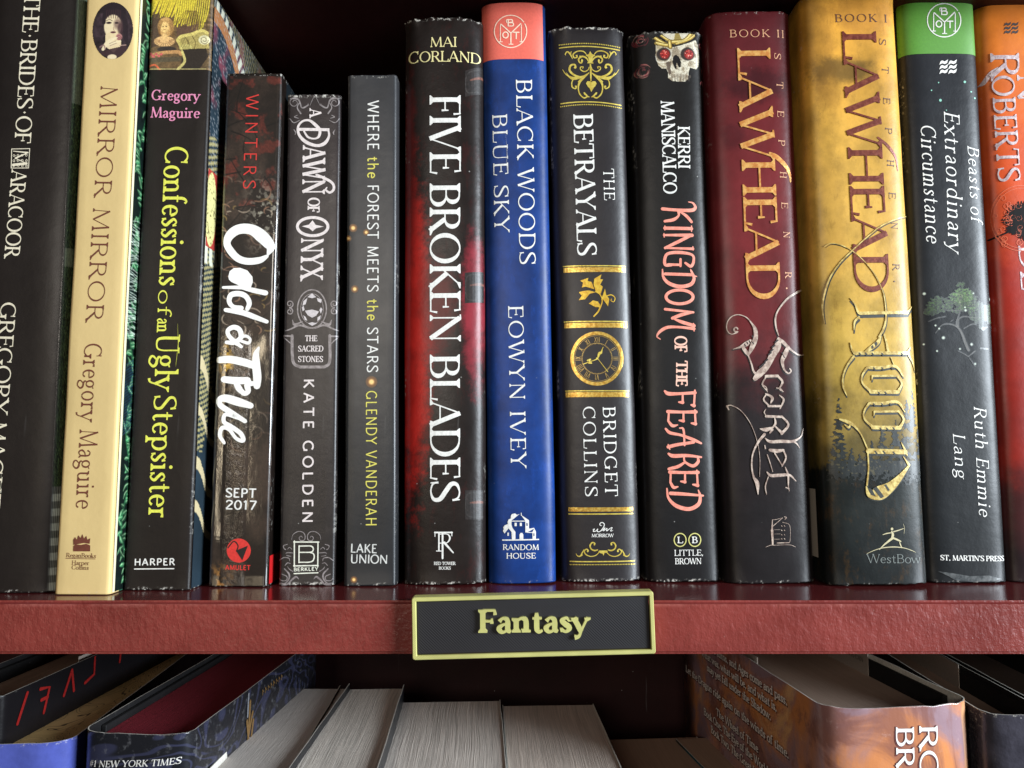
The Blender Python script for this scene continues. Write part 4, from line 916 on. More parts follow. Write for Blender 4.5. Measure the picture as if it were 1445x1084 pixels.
for sg in (-1, 1):
    q = lambda x: 578+sg*x*(1.03 if sg > 0 else 1) - (8 if sg < 0 else 6)
    L += [('s', [(q(40), 285, 6), (q(90), 228, 14), (q(170), 222, 14), (q(235), 262, 16), (q(225), 312, 16), (q(185), 305, 18), (q(190), 275, 22)]),
          ('s', [(q(245), 330, 6), (q(280), 260, 20), (q(320), 230, 14), (q(345), 262, 14), (q(340), 280, 4)]), ('s', [(q(262), 225, 8), (q(275), 260, 16)]),
          ('s', [(q(15), 385, 8), (q(50), 320, 18), (q(110), 295, 22), (q(160), 330, 20), (q(150), 375, 18), (q(120), 385, 14), (q(115), 350, 26), (q(125), 345, 26)]), ('l', [(q(90), 298, 10), (q(150), 292, 18)]),
          ('s', [(q(12), 440, 10), (q(30), 480, 10), (q(80), 505, 14), (q(130), 480, 14), (q(135), 445, 12), (q(100), 440, 12), (q(105), 465, 10)]),
          ('s', [(q(30), 530, 8), (q(120), 580, 22), (q(220), 555, 24), (q(285), 490, 26), (q(270), 420, 24), (q(215), 410, 20), (q(205), 450, 26), (q(220), 440, 26)]),
          ('s', [(q(60), 560, 10), (q(160), 590, 34), (q(240), 600, 40), (q(300), 570, 18), (q(350), 530, 10), (q(385), 475, 4)]), ('l', [(q(300), 570, 12), (q(330), 520, 5)]),
          ('s', [(q(235), 610, 12), (q(255), 660, 14), (q(250), 720, 16), (q(205), 745, 14), (q(195), 715, 20), (q(212), 712, 20)]),
          ('s', [(q(15), 520, 10), (q(90), 590, 24), (q(150), 660, 26), (q(165), 740, 16), (q(145), 820, 16), (q(90), 872, 16), (q(45), 860, 18)]), ('s', [(q(8), 862, 4), (q(40), 850, 20), (q(65), 820, 18), (q(85), 800, 14), (q(70), 830, 16)]), ('l', [(q(120), 600, 14), (q(165), 655, 20)])]
L += [('l', [(572, 400, 16), (578, 460, 22)]), ('l', [(578, 460, 26), (580, 640, 14)]), ('l', [(532, 382, 14), (614, 386, 14)])]
B9.ink('gold_ornament', GP, L, f, polys=[[(569, 222), (592, 260), (640, 285), (610, 300), (590, 375), (556, 375), (540, 300), (505, 280), (550, 262)], [(585, 790), (560, 735), (540, 720), (512, 670), (530, 640), (570, 640), (586, 655), (602, 640), (640, 640), (660, 672), (640, 710), (620, 730)]], cap=False)
f = (785, 365, 5.42)
for y, yy, x0, x1 in ((63, 92, 52, 528), (486, 515, 58, 540), (1014, 1043, 68, 553)):
    B9.ink('gold_rule', GP, [('l', [(x0, y, 8), (x1, y-1, 8)])], f, cap=False); B9.ink('gold_rule', GD, [('l', [(x0+4, yy, 38), (x1-1, yy-2, 38)])], f, cap=False)
B9.ink('gold_rule', GD, [('l', [(132, 95, 68), (1115, 90, 68)])], (790, 710, 10.84), cap=False); B9.ink('gold_rule', GP, [('l', [(134, 165, 20), (1118, 158, 20)])], (790, 710, 10.84), cap=False)
B9.ink('gold_leaf_ornament', foil('gold_foil', (226, 190, 70), (204, 156, 52), .34, .4), [('s', [(285, 445, 10), (320, 405, 12), (345, 350, 10), (350, 310, 8), (330, 270, 10), (300, 250, 14)]), ('s', [(345, 315, 5), (380, 290, 8), (420, 278, 8), (448, 300, 7), (440, 330, 6), (418, 322, 6), (422, 308, 6)]), ('s', [(330, 385, 6), (325, 350, 12), (290, 335, 20), (250, 345, 5)])], f,
    polys=[[(345, 122), (290, 155), (285, 200), (300, 245), (340, 270), (355, 215), (335, 200), (357, 160), (335, 158)], [(245, 148), (182, 170), (205, 185), (195, 222), (225, 215), (290, 235), (270, 180), (240, 172)], [(172, 258), (195, 285), (172, 318), (220, 312), (255, 270), (300, 258), (250, 244), (200, 250)], [(372, 230), (380, 275), (405, 310), (395, 365), (370, 330), (348, 300), (362, 260)], [(300, 372), (250, 345), (280, 320), (320, 330), (330, 372)]], cap=False)
GC = foil('gold_clock_line', (190, 160, 96), (160, 130, 72), .35, .4)
B9.ink('clock_ring', GD, [('s', circ(311, 765, 190, 194, 26, 48))], f, cap=False)
L = [('s', circ(311, 765, 170, 174, 3, 40)), ('s', circ(311, 765, 116, 118, 4, 40))]
for i in range(60):
    a = math.radians(i*6); L.append(('l', [(311+108*math.cos(a), 765+110*math.sin(a), 3), (311+118*math.cos(a), 765+120*math.sin(a), 3)]))
for i, t in enumerate(('XII', 'I', 'II', 'III', 'IV', 'V', 'VI', 'VII', 'VIII', 'IX', 'X', 'XI')):
    a = math.radians(i*30-90); ca, sa = math.cos(a), math.sin(a); wd = sum({'I': 11, 'V': 24, 'X': 24}[c] for c in t); x = -wd/2
    for c in t:
        cw = {'I': 11, 'V': 24, 'X': 24}[c]; m = x+cw/2; x += cw
        def pt(u, r): return (311+ca*r-sa*u, 765+sa*r+ca*u)
        sg = [((m, 124), (m, 164))] if c == 'I' else ([((m-8, 164), (m, 124)), ((m+8, 164), (m, 124))] if c == 'V' else [((m-8, 164), (m+8, 124)), ((m+8, 164), (m-8, 124))])
        for p, q_ in sg: L.append(('l', [pt(*p)+(4,), pt(*q_)+(4,)]))
B9.ink('clock_numerals', GC, L, f, cap=False)
B9.ink('clock_hands', GP, [('l', [(316, 765, 7), (358, 678, 5)]), ('s', [(318, 760, 8), (330, 725, 22), (345, 722, 10), (352, 690, 4)]), ('l', [(316, 768, 7), (205, 808, 5)]), ('s', [(240, 780, 14), (262, 770, 8), (252, 790, 8), (270, 800, 10), (246, 800, 6)]), ('l', [(316, 765, 4), (394, 866, 5)])], f, polys=[[(311+9*math.cos(t), 765+9*math.sin(t)) for t in np.linspace(0, 6, 12)]])
B9.text('title_lettering', 'BETRAYALS', (809, 163), (814.5, 360), 27, INK_W, .15, .055, .08, .02)
B9.text('title_lettering', 'THE', (851, 239), (852.5, 282), 15, INK_W, .11, .05, .08, .08)
B9.text('author_lettering', 'BRIDGET', (850.5, 575), (854, 699.5), 18, INK_W, .13, .05, .08, .12)
B9.text('author_lettering', 'COLLINS', (822, 575), (825.5, 700), 18, INK_W, .13, .05, .08, .12)
f = (790, 710, 10.84)
B9.text('publisher_lettering', 'MORROW', (835, 758), (865.5, 758), 4.6, INK_W, .18, .09)
B9.ink('publisher_signature', INK_W, [('s', [(505, 405, 8), (530, 395, 10), (510, 430, 14), (545, 430, 10), (580, 395, 10), (570, 430, 14), (610, 435, 12), (660, 380, 12), (680, 330, 14), (655, 298, 12), (620, 305, 12), (612, 335, 12), (640, 345, 8)]), ('s', [(640, 425, 8), (690, 375, 12), (665, 425, 12), (720, 385, 12), (715, 425, 14), (770, 385, 10), (800, 375, 10), (775, 425, 12), (810, 420, 6)])], f)
L = []
for sg in (-1, 1):
    q = lambda x: 658+sg*x
    L += [('s', [(q(75), 715, 14), (q(130), 725, 24), (q(180), 700, 20), (q(195), 650, 24), (q(165), 605, 22), (q(125), 615, 20), (q(135), 645, 26)]), ('s', [(q(50), 745, 14), (q(110), 800, 14), (q(190), 815, 14), (q(260), 785, 18), (q(285), 735, 20), (q(250), 705, 20), (q(225), 730, 24), (q(240), 745, 24)]),
          ('s', [(q(290), 710, 6), (q(320), 770, 20), (q(345), 815, 10)]), ('s', [(q(310), 790, 20), (q(360), 815, 18), (q(395), 800, 12), (q(410), 770, 4)])]
B9.ink('gold_ornament', GP, L, f, polys=[[(605, 725), (720, 725), (735, 745), (700, 760), (680, 765), (668, 805), (655, 775), (620, 765), (585, 748)]], cap=False)
B9.ink('gold_rule', GP, [('l', [(150, 890, 18), (1145, 880, 18)])], f, cap=False); B9.ink('gold_dots', GP, [], f, polys=dots(160, 1140, 940, 932, -5, 42, 9))
# 10 ---- black hardcover with crowned skull
B10 = upper_book(10, 892, 993, 912, 1022, 45, 823, J('blue_black_jacket', [(0, (25, 24, 25)), (1, (27, 25, 24))], mottle=.12, rough=.40, wear=.7, bump=.16), b=.008, n=3.4, depth=.152, fray=.0012, wear_bot=.0006,
    label='black hardcover with a crowned skull at its head and salmon pink title')
cv = Canvas(889, 43, 1000, 132, (27, 25, 25), .55, fr=(885, 35, 10.84)); R = random.Random(5)
for (rx, ry, rr) in ((175, 340, 120), (205, 830, 130), (1090, 230, 90), (1110, 430, 70), (1150, 760, 80), (1120, 1000, 60)):
    for i in range(26):
        a = R.random()*360; r = rr*(.12+.85*R.random()); al = 50+R.random()*70
        cv.line([(rx+r*math.cos(math.radians(a+t)), ry+r*.9*math.sin(math.radians(a+t)), 2+9*math.sin(max(0, t/al*3.1))) for t in np.linspace(0, al, 6)], 6, R.choice([(150, 44, 54), (206, 104, 112), (96, 26, 34), (220, 170, 170), (20, 12, 12), (120, 36, 44)]), .95)
BN = (206, 198, 176)
cv.poly([(395, 420), (480, 400), (650, 470), (780, 440), (900, 400), (990, 350), (1030, 420), (1048, 600), (1040, 740), (1000, 800), (955, 790), (900, 780), (880, 860), (870, 960), (830, 992), (740, 996), (630, 985), (600, 960), (570, 940), (575, 860), (545, 800), (480, 795), (430, 750), (410, 690), (390, 590)], BN)
cv.poly([(395, 420), (480, 400), (560, 440), (560, 500), (420, 500)], (190, 176, 140))
k = fbm(cv.X*.02, cv.Y*.02, 91, 5); ins = (cv.a[..., 0] > .6); cv.put(np.clip((k-.48)*7, 0, 1)*.6*ins, (116, 98, 74)); cv.put(np.clip((560-cv.X)/260, 0, 1)*.45*ins, (120, 98, 66)); cv.put(np.clip((fbm(cv.X*.08, cv.Y*.08, 93, 3)-.6)*8, 0, 1)*.5*ins, (86, 72, 56))
cv.poly([(540, 700), (620, 690), (610, 790), (620, 870), (590, 900), (560, 800)], (74, 60, 50), .8); cv.line([(430, 720), (480, 760), (540, 770)], 16, (150, 132, 104), .8); cv.line([(900, 730), (950, 770), (1000, 740)], 14, (170, 156, 130), .8)
for (ex, ey) in ((510, 575), (868, 575)):
    cv.ell(ex, ey, 106, 100, (50, 40, 36), soft=.14); cv.ell(ex+18, ey+(0 if ex < 600 else 5), 72, 74, (128, 30, 28), soft=.25)
    for i in range(34): a = R.random()*6.28; r = 60*R.random()**.5; cv.ell(ex+18+r*math.cos(a), ey+r*math.sin(a), 9, 8, R.choice([(226, 96, 80), (190, 44, 40), (240, 180, 160), (90, 16, 18)]), .9, soft=.6)
cv.poly([(640, 700), (650, 620), (690, 585), (735, 620), (768, 700), (765, 770), (735, 785), (715, 740), (705, 700), (695, 740), (700, 820), (670, 790)], (30, 24, 22))
for x in range(600, 880, 42): cv.line([(x+30, 890), (x+33, 985)], 9, (70, 58, 48), .9); cv.ell(x+52, 915, 12, 26, (110, 94, 76), .5, soft=.6)
cv.line([(590, 905), (700, 880), (870, 905)], 5, (120, 104, 84), .8); cv.line([(390, 600), (420, 690), (560, 690), (620, 600)], 12, (236, 230, 214), .7); cv.line([(960, 430), (1010, 600), (1000, 770)], 14, (244, 240, 228), .7)
GOLD1, GOLD2, GOLD3 = (208, 180, 92), (236, 220, 150), (96, 76, 34)
cv.poly([(480, 245), (700, 220), (930, 230), (900, 330), (760, 400), (600, 380)], (206, 198, 176)); cv.poly([(690, 220), (730, 240), (790, 370), (720, 400), (660, 370)], (150, 130, 70))
cv.poly([(640, 180), (700, 130), (860, 100), (930, 120), (900, 230), (700, 230)], (70, 50, 30))
for pts, wd in (([(230, 150), (330, 260), (400, 330), (470, 380), (600, 460)], 40), ([(300, 100), (380, 200), (470, 280), (600, 370), (740, 400)], 30), ([(330, 90), (420, 110), (520, 190), (620, 200)], 24), ([(1000, 130), (960, 200), (900, 300), (800, 380), (620, 390)], 46), ([(1030, 200), (980, 280), (880, 360), (700, 420)], 26), ([(400, 400), (520, 430), (600, 440)], 40), ([(600, 380), (610, 470)], 40), ([(700, 130), (740, 190), (830, 200)], 34), ([(830, 110), (870, 150), (930, 100)], 30), ([(480, 180), (540, 200), (600, 160)], 26)):
    cv.line(pts, wd*1.5, GOLD3); cv.line(pts, wd*1.0, (168, 138, 62)); cv.line([(x-3, y-5) for x, y in pts], wd*.55, GOLD1); cv.line([(x-5, y-9) for x, y in pts], wd*.2, GOLD2)
cv.line([(230, 150), (290, 230), (340, 290)], 20, (206, 150, 90), .8); cv.line([(640, 160), (580, 150), (480, 110)], 16, (160, 70, 80), .9); cv.line([(600, 140), (740, 105), (860, 90)], 14, (176, 64, 74), .9)
cv.poly([(300, 60), (340, 90), (430, 130), (420, 170), (330, 160)], (24, 22, 22)); cv.line([(240, 150), (420, 440)], 8, (50, 40, 24), .8)
for i in range(60): cv.ell(300+R.random()*720, 120+R.random()*330, 5+R.random()*7, 4, R.choice([GOLD2, GOLD3, (250, 240, 190)]), .5*(R.random() > .3), soft=.8)
cv.noise(.12, .2, 14)
k = np.hypot(cv.X-700, cv.Y-560)
cv.a0 = np.array((27, 25, 25))/255; cv.trim(.06, 1); B10.art('skull_picture', cv, VC)
PK = foil('salmon_ink', (232, 138, 118), (240, 158, 138), .4, 0)
B10.text('author_lettering', 'KERRI', (956.5, 179), (957, 237), 16.5, INK_W, .15, .06, .08); B10.text('author_lettering', 'MANISCALCO', (932.3, 143), (936, 273), 18.5, INK_W, .15, .06, .08)
f = (930, 270, 4.714)
def kt(parts, fr): B10.ink('title_letter', PK, parts, fr)
kt([('s', [(22, 118, 22), (100, 125, 20), (210, 128, 24), (240, 110, 20), (225, 80, 12), (195, 72, 6)]), ('s', [(130, 135, 20), (128, 165, 14), (95, 190, 22), (38, 200, 18)]), ('s', [(135, 135, 10), (180, 165, 20), (215, 205, 18)])], f)
kt([('l', [(38, 246, 22), (215, 250, 22)]), ('l', [(38, 232, 8), (38, 258, 8)]), ('l', [(215, 232, 8), (215, 268, 8)])], f)
kt([('l', [(32, 292, 14), (218, 294, 24)]), ('s', [(215, 292, 20), (130, 335, 22), (40, 378, 18)]), ('l', [(40, 378, 12), (225, 384, 18)]), ('l', [(32, 282, 8), (34, 305, 8)]), ('l', [(224, 370, 8), (226, 392, 8)])], f)
kt([('s', [(175, 478, 16), (210, 500, 20), (228, 470, 18), (220, 425, 16), (140, 408, 22), (60, 415, 20), (38, 450, 20), (42, 490, 20), (80, 495, 12)]), ('l', [(60, 488, 18), (142, 490, 16)]), ('l', [(142, 452, 16), (142, 498, 16)])], f)
kt([('l', [(40, 550, 20), (210, 556, 20)]), ('s', [(22, 520, 8), (30, 575, 18), (70, 615, 24), (140, 634, 24), (210, 620, 24), (232, 580, 20), (215, 535, 14), (208, 520, 6)]), ('l', [(205, 556, 16), (250, 568, 6)])], f)
kt([('s', circ(136, 703, 90, 46, 20, 30))], f)
kt([('l', [(40, 785, 18), (228, 806, 14)]), ('s', [(228, 806, 10), (150, 822, 22), (88, 845, 20)]), ('s', [(88, 845, 8), (150, 870, 22), (232, 895, 22)]), ('s', [(232, 915, 20), (140, 905, 16), (60, 905, 20), (10, 930, 20), (-14, 965, 10), (8, 985, 6)]), ('l', [(228, 880, 8), (232, 930, 8)])], f)
B10.text('title_lettering', 'OF', (951.5, 475.5), (952, 496), 17.5, foil('pale_salmon_ink', (240, 186, 164), (240, 196, 176), .4, 0), .16, .09); B10.text('title_lettering', 'THE', (954, 510), (954, 544), 16, foil('pale_salmon_ink', (240, 186, 164), (240, 196, 176), .4, 0), .20, .10)
f = (930, 490, 4.51); lbar = lambda x0, x1, y, w=22: ('s', [(x0, y, w), ((x0+x1)/2, y+3, w*.8), (x1, y+2, w)])
kt([('s', [(36, 280, 14), (60, 296, 24), (130, 296, 18), (230, 290, 20)]), ('l', [(228, 275, 12), (222, 372, 14)]), ('s', [(222, 372, 24), (205, 368, 12)]), ('l', [(150, 296, 12), (150, 350, 14)]), ('l', [(150, 352, 22), (125, 350, 10)])], f)
kt([lbar(55, 235, 410), ('l', [(228, 400, 12), (232, 490, 14)]), ('l', [(232, 488, 22), (205, 484, 10)]), ('l', [(62, 415, 12), (58, 470, 14)]), ('s', [(58, 470, 14), (85, 500, 20), (118, 495, 8)]), ('l', [(155, 415, 12), (155, 470, 14)]), ('l', [(155, 470, 20), (128, 466, 10)])], f)
kt([('s', [(42, 520, 14), (70, 545, 20), (140, 560, 16), (220, 590, 20), (268, 612, 12)]), ('s', [(58, 635, 22), (120, 620, 20), (220, 605, 18)]), ('s', [(130, 515, 8), (155, 525, 14), (162, 625, 12)]), ('l', [(58, 620, 8), (68, 650, 8)])], f)
kt([('s', [(60, 678, 14), (90, 692, 24), (180, 690, 20), (268, 700, 12)]), ('s', [(245, 695, 12), (248, 730, 20), (215, 756, 20), (165, 730, 14), (158, 695, 10)]), ('s', [(160, 735, 14), (120, 760, 20), (62, 775, 18)])], f)
kt([lbar(68, 248, 795), ('l', [(240, 785, 12), (246, 880, 14)]), ('l', [(246, 880, 22), (215, 874, 10)]), ('l', [(74, 800, 12), (72, 860, 14)]), ('s', [(72, 860, 14), (92, 892, 20), (120, 888, 8)]), ('l', [(165, 800, 12), (165, 858, 14)]), ('l', [(165, 858, 20), (138, 854, 10)])], f)
kt([('s', [(72, 930, 22), (160, 935, 20), (280, 945, 12)]), ('s', [(50, 900, 10), (60, 960, 16), (110, 1010, 24), (190, 1030, 24), (250, 1000, 24), (262, 950, 18), (250, 910, 8)])], f)
for cx, t in ((959.7, 'L'), (980.4, 'B')):
    B10.ink('publisher_emblem', flat('yellow_ring_ink', (206, 200, 120)), [('s', circ(cx, 762, 8.4, 9.2, 1.3, 30))], (0, 0, 1), cap=False); B10.text('publisher_emblem', t, (cx-3.3, 766.5), (cx+3.5, 766.5), 9, INK_W, .18, .09)
B10.text('publisher_lettering', 'LITTLE,', (952, 784.5), (992, 784), 8.3, INK_W, .14, .07, .07); B10.text('publisher_lettering', 'BROWN', (953, 796.3), (989.5, 796), 8.3, INK_W, .14, .07, .07)

# 11, 12 ---- red and golden hardcovers
CU = foil('copper_gold_foil', (206, 132, 66), (236, 182, 104), .34, .35, 380); CP = foil('pale_copper_ink', (206, 150, 112), (214, 160, 122), .45, .1)
B11 = upper_book(11, 998, 1117, 1026, 1157, 18, 825, J('crimson_jacket', [(0, (30, 27, 28)), (.28, (34, 28, 29)), (.46, (98, 32, 34)), (.60, (108, 36, 38)), (1, (84, 27, 31))], mottle=.25, mscale=48, rough=.36, wear=.4, bump=.12,
    pt=[(.1, .865, .95, .035, (50, 18, 22), .75), (-.5, .77, .3, .03, (60, 18, 24), .5)], scr=.2, specks=.15), b=.009, n=3.8, depth=.155, fray=.0004, label='crimson hardcover darkening to black at its foot, with large copper gold capitals')
B11.text('volume_lettering', 'BOOK II', (1030, 53.3), (1105.5, 54.3), 11, CP, .12, .06, .08, .16)
def lawhead(B, p0, p1, H, mat, sw, small, smallmat, fr, hs):
    B.text('author_lettering', 'LAWHEAD', p0, p1, H, mat, .165, .055, .09, -.02, emb=.0002)
    B.ink('author_flourish', mat, sw, fr)
    for ch, x, y in small:
        X, Y = fr[0]+x/fr[2], fr[1]+y/fr[2]
        if ch == '.': B.ink('author_lettering', smallmat, [], polys=[[(X+1.2*math.cos(t), Y+1.2*math.sin(t)) for t in np.linspace(0, 6, 9)]])
        else: B.text('author_lettering', ch, (X-hs/2, Y-hs*.42), (X-hs/2, Y+hs*.42), hs, smallmat, .13, .06, .08)
lawhead(B11, (1039.7, 70.5), (1054, 421), 46, CU, [('s', [(520, 545, 8), (545, 560, 16), (575, 590, 14), (590, 620, 10), (593, 648, 4)])],
    [('S', 547, 200), ('T', 555, 303), ('E', 558, 405), ('P', 562, 508), ('H', 568, 622), ('E', 573, 730), ('N', 580, 835), ('R', 586, 978), ('.', 580, 1026)], CP, (880, 0, 2.521), 9.5)
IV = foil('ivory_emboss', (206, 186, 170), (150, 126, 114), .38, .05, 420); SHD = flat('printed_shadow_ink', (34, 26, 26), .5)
f = (1010, 400, 6.773)
P1 = [('s', spiral(195, 440, 26, 14, 60, .8, 14, 12, 8)), ('s', [(205, 468, 14), (150, 486, 8), (110, 450, 8), (108, 380, 8), (150, 320, 8), (215, 300, 8), (290, 325, 9), (340, 380, 14), (375, 440, 34), (380, 520, 42), (350, 600, 46), (310, 690, 14)]),
      ('s', [(165, 630, 5), (230, 610, 20), (290, 580, 44), (330, 545, 20)]), ('s', [(262, 620, 30), (295, 665, 34), (312, 690, 14)]), ('s', [(312, 695, 12), (340, 770, 14), (360, 840, 18), (400, 880, 30)]),
      ('s', [(375, 910, 44), (420, 860, 66), (480, 800, 58), (540, 690, 62), (590, 600, 66), (600, 530, 30)]), ('s', [(600, 525, 20), (650, 570, 34), (710, 630, 20), (790, 685, 14), (860, 685, 8)]),
      ('s', [(690, 610, 34), (660, 680, 44), (635, 740, 34), (650, 820, 18), (690, 860, 14), (718, 840, 12), (705, 815, 10)]), ('s', [(828, 60, 14), (760, 95, 22), (680, 150, 18), (600, 250, 14), (570, 330, 16), (575, 420, 14), (600, 500, 8)]),
      ('s', [(490, 1030, 8), (445, 965, 14), (475, 900, 12)]), ('l', [(480, 888, 26), (590, 885, 26)]), ('s', [(590, 885, 20), (635, 940, 20), (610, 1000, 14)]), ('s', [(580, 1000, 8), (615, 1008, 16), (640, 1035, 6)])]
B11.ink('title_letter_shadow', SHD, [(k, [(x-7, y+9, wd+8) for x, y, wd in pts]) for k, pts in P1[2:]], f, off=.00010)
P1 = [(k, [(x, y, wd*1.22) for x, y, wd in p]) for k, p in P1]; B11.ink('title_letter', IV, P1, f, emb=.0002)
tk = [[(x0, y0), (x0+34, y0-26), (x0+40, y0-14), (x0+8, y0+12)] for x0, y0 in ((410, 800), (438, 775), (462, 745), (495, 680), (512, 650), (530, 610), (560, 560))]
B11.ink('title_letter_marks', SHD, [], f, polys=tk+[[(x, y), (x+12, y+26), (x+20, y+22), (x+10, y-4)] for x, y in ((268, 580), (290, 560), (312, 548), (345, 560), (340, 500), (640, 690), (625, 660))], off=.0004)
f = (1010, 540, 4.517)
P2 = [('s', [(292, 10, 5), (320, 30, 6), (328, 60, 4)]), ('s', [(430, 0, 6), (405, 40, 7), (430, 58, 4)]), ('l', [(318, 72, 10), (335, 80, 14)]), ('s', [(340, 80, 12), (360, 100, 18), (350, 130, 8)]), ('s', [(318, 80, 8), (305, 110, 10), (335, 145, 10)]), ('l', [(335, 150, 14), (415, 150, 14)]), ('s', [(405, 80, 6), (432, 110, 12), (410, 165, 8)]), ('s', [(318, 170, 4), (308, 190, 6), (320, 210, 4)]),
      ('l', [(320, 215, 16), (420, 218, 14)]), ('s', [(420, 215, 12), (462, 268, 14), (420, 325, 18)]), ('s', [(380, 280, 8), (420, 320, 18)]), ('s', [(375, 225, 6), (380, 260, 14), (360, 290, 10)]), ('s', [(282, 295, 5), (320, 300, 26), (365, 285, 8)]), ('l', [(345, 320, 10), (360, 300, 14)]),
      ('s', [(310, 330, 18), (270, 380, 14), (236, 450, 9), (228, 530, 9), (240, 600, 12), (262, 640, 26), (268, 712, 4)]), ('s', [(72, 150, 10), (100, 146, 5), (160, 180, 4), (220, 260, 3.5), (262, 370, 3), (280, 480, 2.5), (278, 600, 2)]), ('l', [(72, 150, 9), (84, 174, 5)]),
      ('s', [(315, 355, 6), (345, 376, 18), (420, 374, 20), (490, 374, 16), (540, 345, 9), (555, 295, 4)]), ('s', [(490, 374, 12), (515, 390, 9), (532, 416, 4)]), ('s', [(312, 400, 5), (316, 420, 8)]), ('s', [(345, 430, 18), (390, 436, 24), (430, 430, 14)]), ('s', [(430, 430, 10), (446, 480, 10), (422, 532, 8)]), ('l', [(375, 450, 8), (420, 525, 5)]), ('s', [(328, 460, 6), (345, 510, 5), (362, 568, 4)]),
      ('s', [(325, 570, 6), (350, 592, 18), (410, 590, 20), (470, 590, 14), (510, 628, 4)]), ('s', [(442, 540, 5), (460, 590, 12), (462, 660, 6), (468, 692, 3)]), ('s', [(334, 600, 5), (315, 660, 7), (322, 712, 4)]), ('l', [(446, 668, 6), (466, 676, 6)])]
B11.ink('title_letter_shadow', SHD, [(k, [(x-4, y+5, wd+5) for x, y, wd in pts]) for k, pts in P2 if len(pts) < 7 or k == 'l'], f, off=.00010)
P2 = [(k, [(x, y, wd*1.4) for x, y, wd in p]) for k, p in P2]; B11.ink('title_letter', IV, P2, f, emb=.0002)
B11.ink('publisher_emblem', IV, [('l', [(358, 875, 4), (385, 872, 4)]), ('l', [(385, 872, 3), (425, 862, 3)]), ('l', [(360, 918, 5), (425, 862, 5)]), ('l', [(360, 875, 5), (358, 940, 16)]), ('l', [(358, 940, 22), (362, 1030, 14)]), ('s', [(436, 855, 5), (450, 860, 8), (440, 872, 4)]), ('s', [(425, 890, 3), (470, 910, 3), (473, 1000, 3), (466, 1022, 4)]), ('l', [(390, 1022, 7), (466, 1020, 7)]),
    ('s', [(318, 1048, 3), (350, 1036, 4), (372, 1036, 4)]), ('s', [(372, 1036, 3), (470, 1034, 3), (508, 1048, 3)])]+[('l', [(372, y, 2), (410, y-1, 2)]) for y in (938, 965, 998)]+[('l', [(x, y, 7), (x+4, y+4, 5)]) for x in (418, 436) for y in (912, 940, 968, 994)], f)
B12 = upper_book(12, 1131, 1269, 1173, 1316, -6, 829, J('golden_parchment_jacket', [(0, (25, 29, 29)), (.185, (29, 33, 31)), (.215, (96, 82, 42)), (.35, (180, 148, 66)), (.6, (208, 162, 72)), (1, (204, 146, 54))], mottle=.42, mscale=34, rough=.38, wear=.35, bump=.14,
    grain=((96, 66, 24), 190, .28), pt=[(-.6, .62, .35, .16, (150, 112, 48), .5), (.2, .97, .9, .05, (140, 92, 36), .6), (-.7, .93, .4, .12, (140, 96, 40), .5), (-.25, .865, .75, .03, (70, 56, 30), .75), (-.55, .835, .3, .05, (120, 84, 34), .5)], scr=.1, specks=.1), b=.009, n=4.0, depth=.158, fray=.0003, wear_bot=.0016,
    label='broad golden parchment hardcover darkening to a forest foot, brown capitals down its spine')
BF = foil('brown_red_foil', (104, 44, 34), (134, 70, 52), .34, .25, 420); BI = flat('dark_brown_ink', (82, 44, 26))
B12.text('volume_lettering', 'BOOK I', (1179, 31.5), (1251.5, 32), 11.5, BI, .13, .06, .08, .18)
lawhead(B12, (1188, 46.5), (1206, 411), 47.5, BF, [('s', [(325, 490, 8), (360, 520, 12), (388, 560, 9), (396, 608, 4)])],
    [('S', 342, 148), ('T', 352, 248), ('E', 357, 358), ('P', 364, 465), ('H', 371, 580), ('E', 377, 695), ('N', 384, 803), ('R', 390, 950), ('.', 383, 1002)], BI, (1110, 0, 2.522), 10)
# forest silhouettes at the foot of the golden jacket
cv = Canvas(1166, 548, 1309, 712, (31, 35, 34), .8); R = random.Random(8)
tl = 640+14*fbm(cv.X*.05, cv.X*0, 81, 3)-((cv.X > 1200)*np.clip((cv.X-1200)*.55, 0, 46))
m = cv.Y > tl+10
def fir(x, y0, y1, wd):
    global m
    t = np.clip((cv.Y-y0)/(y1-y0), 0, 1); ww = wd*t*(.55+.45*np.abs(np.sin((cv.Y-y0)*.55)))+1.2
    m = m | ((np.abs(cv.X-x+np.sin(cv.Y)*.8) < ww*(.7+.6*fbm(cv.X*.4, cv.Y*.4, int(x), 2))) & (cv.Y > y0))
for x, y0, y1, wd in ((1180, 562, 680, 15), (1196, 632, 690, 14), (1212, 636, 690, 12), (1222, 622, 690, 12), (1236, 600, 690, 16), (1252, 590, 690, 16), (1268, 565, 690, 20), (1276, 552, 690, 16), (1288, 588, 690, 18), (1300, 596, 690, 20), (1206, 640, 690, 10)): fir(x, y0, y1, wd)
m = m & ~((fbm(cv.X*.2, cv.Y*.22, 83, 4) > .60) & (cv.Y < 650)); cv.noise(.1, .35, 84); cv.put((fbm(cv.X*.25, cv.Y*.25, 85, 3) > .66)*.5*(cv.Y < 670), (120, 106, 66)); cv.m = m & (fbm(cv.X*.35, cv.Y*.35, 86, 3) > (cv.Y-655)/45)
B12.art('forest_picture', cv, VC)
SG = foil('cream_gold_emboss', (222, 200, 124), (170, 140, 70), .36, .15, 420); SS = flat('slate_print_shadow', (36, 38, 32), .5)
f = (1130, 300, 6.023)
Q = [('s', [(905, 32, 8), (800, 60, 10), (680, 115, 12), (560, 210, 12), (440, 320, 14), (330, 430, 16), (250, 550, 18), (205, 680, 18), (185, 800, 18), (200, 940, 8)]), ('s', [(200, 290, 5), (250, 265, 8), (330, 275, 12), (430, 325, 10), (530, 410, 9), (620, 520, 9), (690, 660, 10), (715, 780, 12), (720, 900, 20), (700, 990, 26), (660, 1060, 22)])]
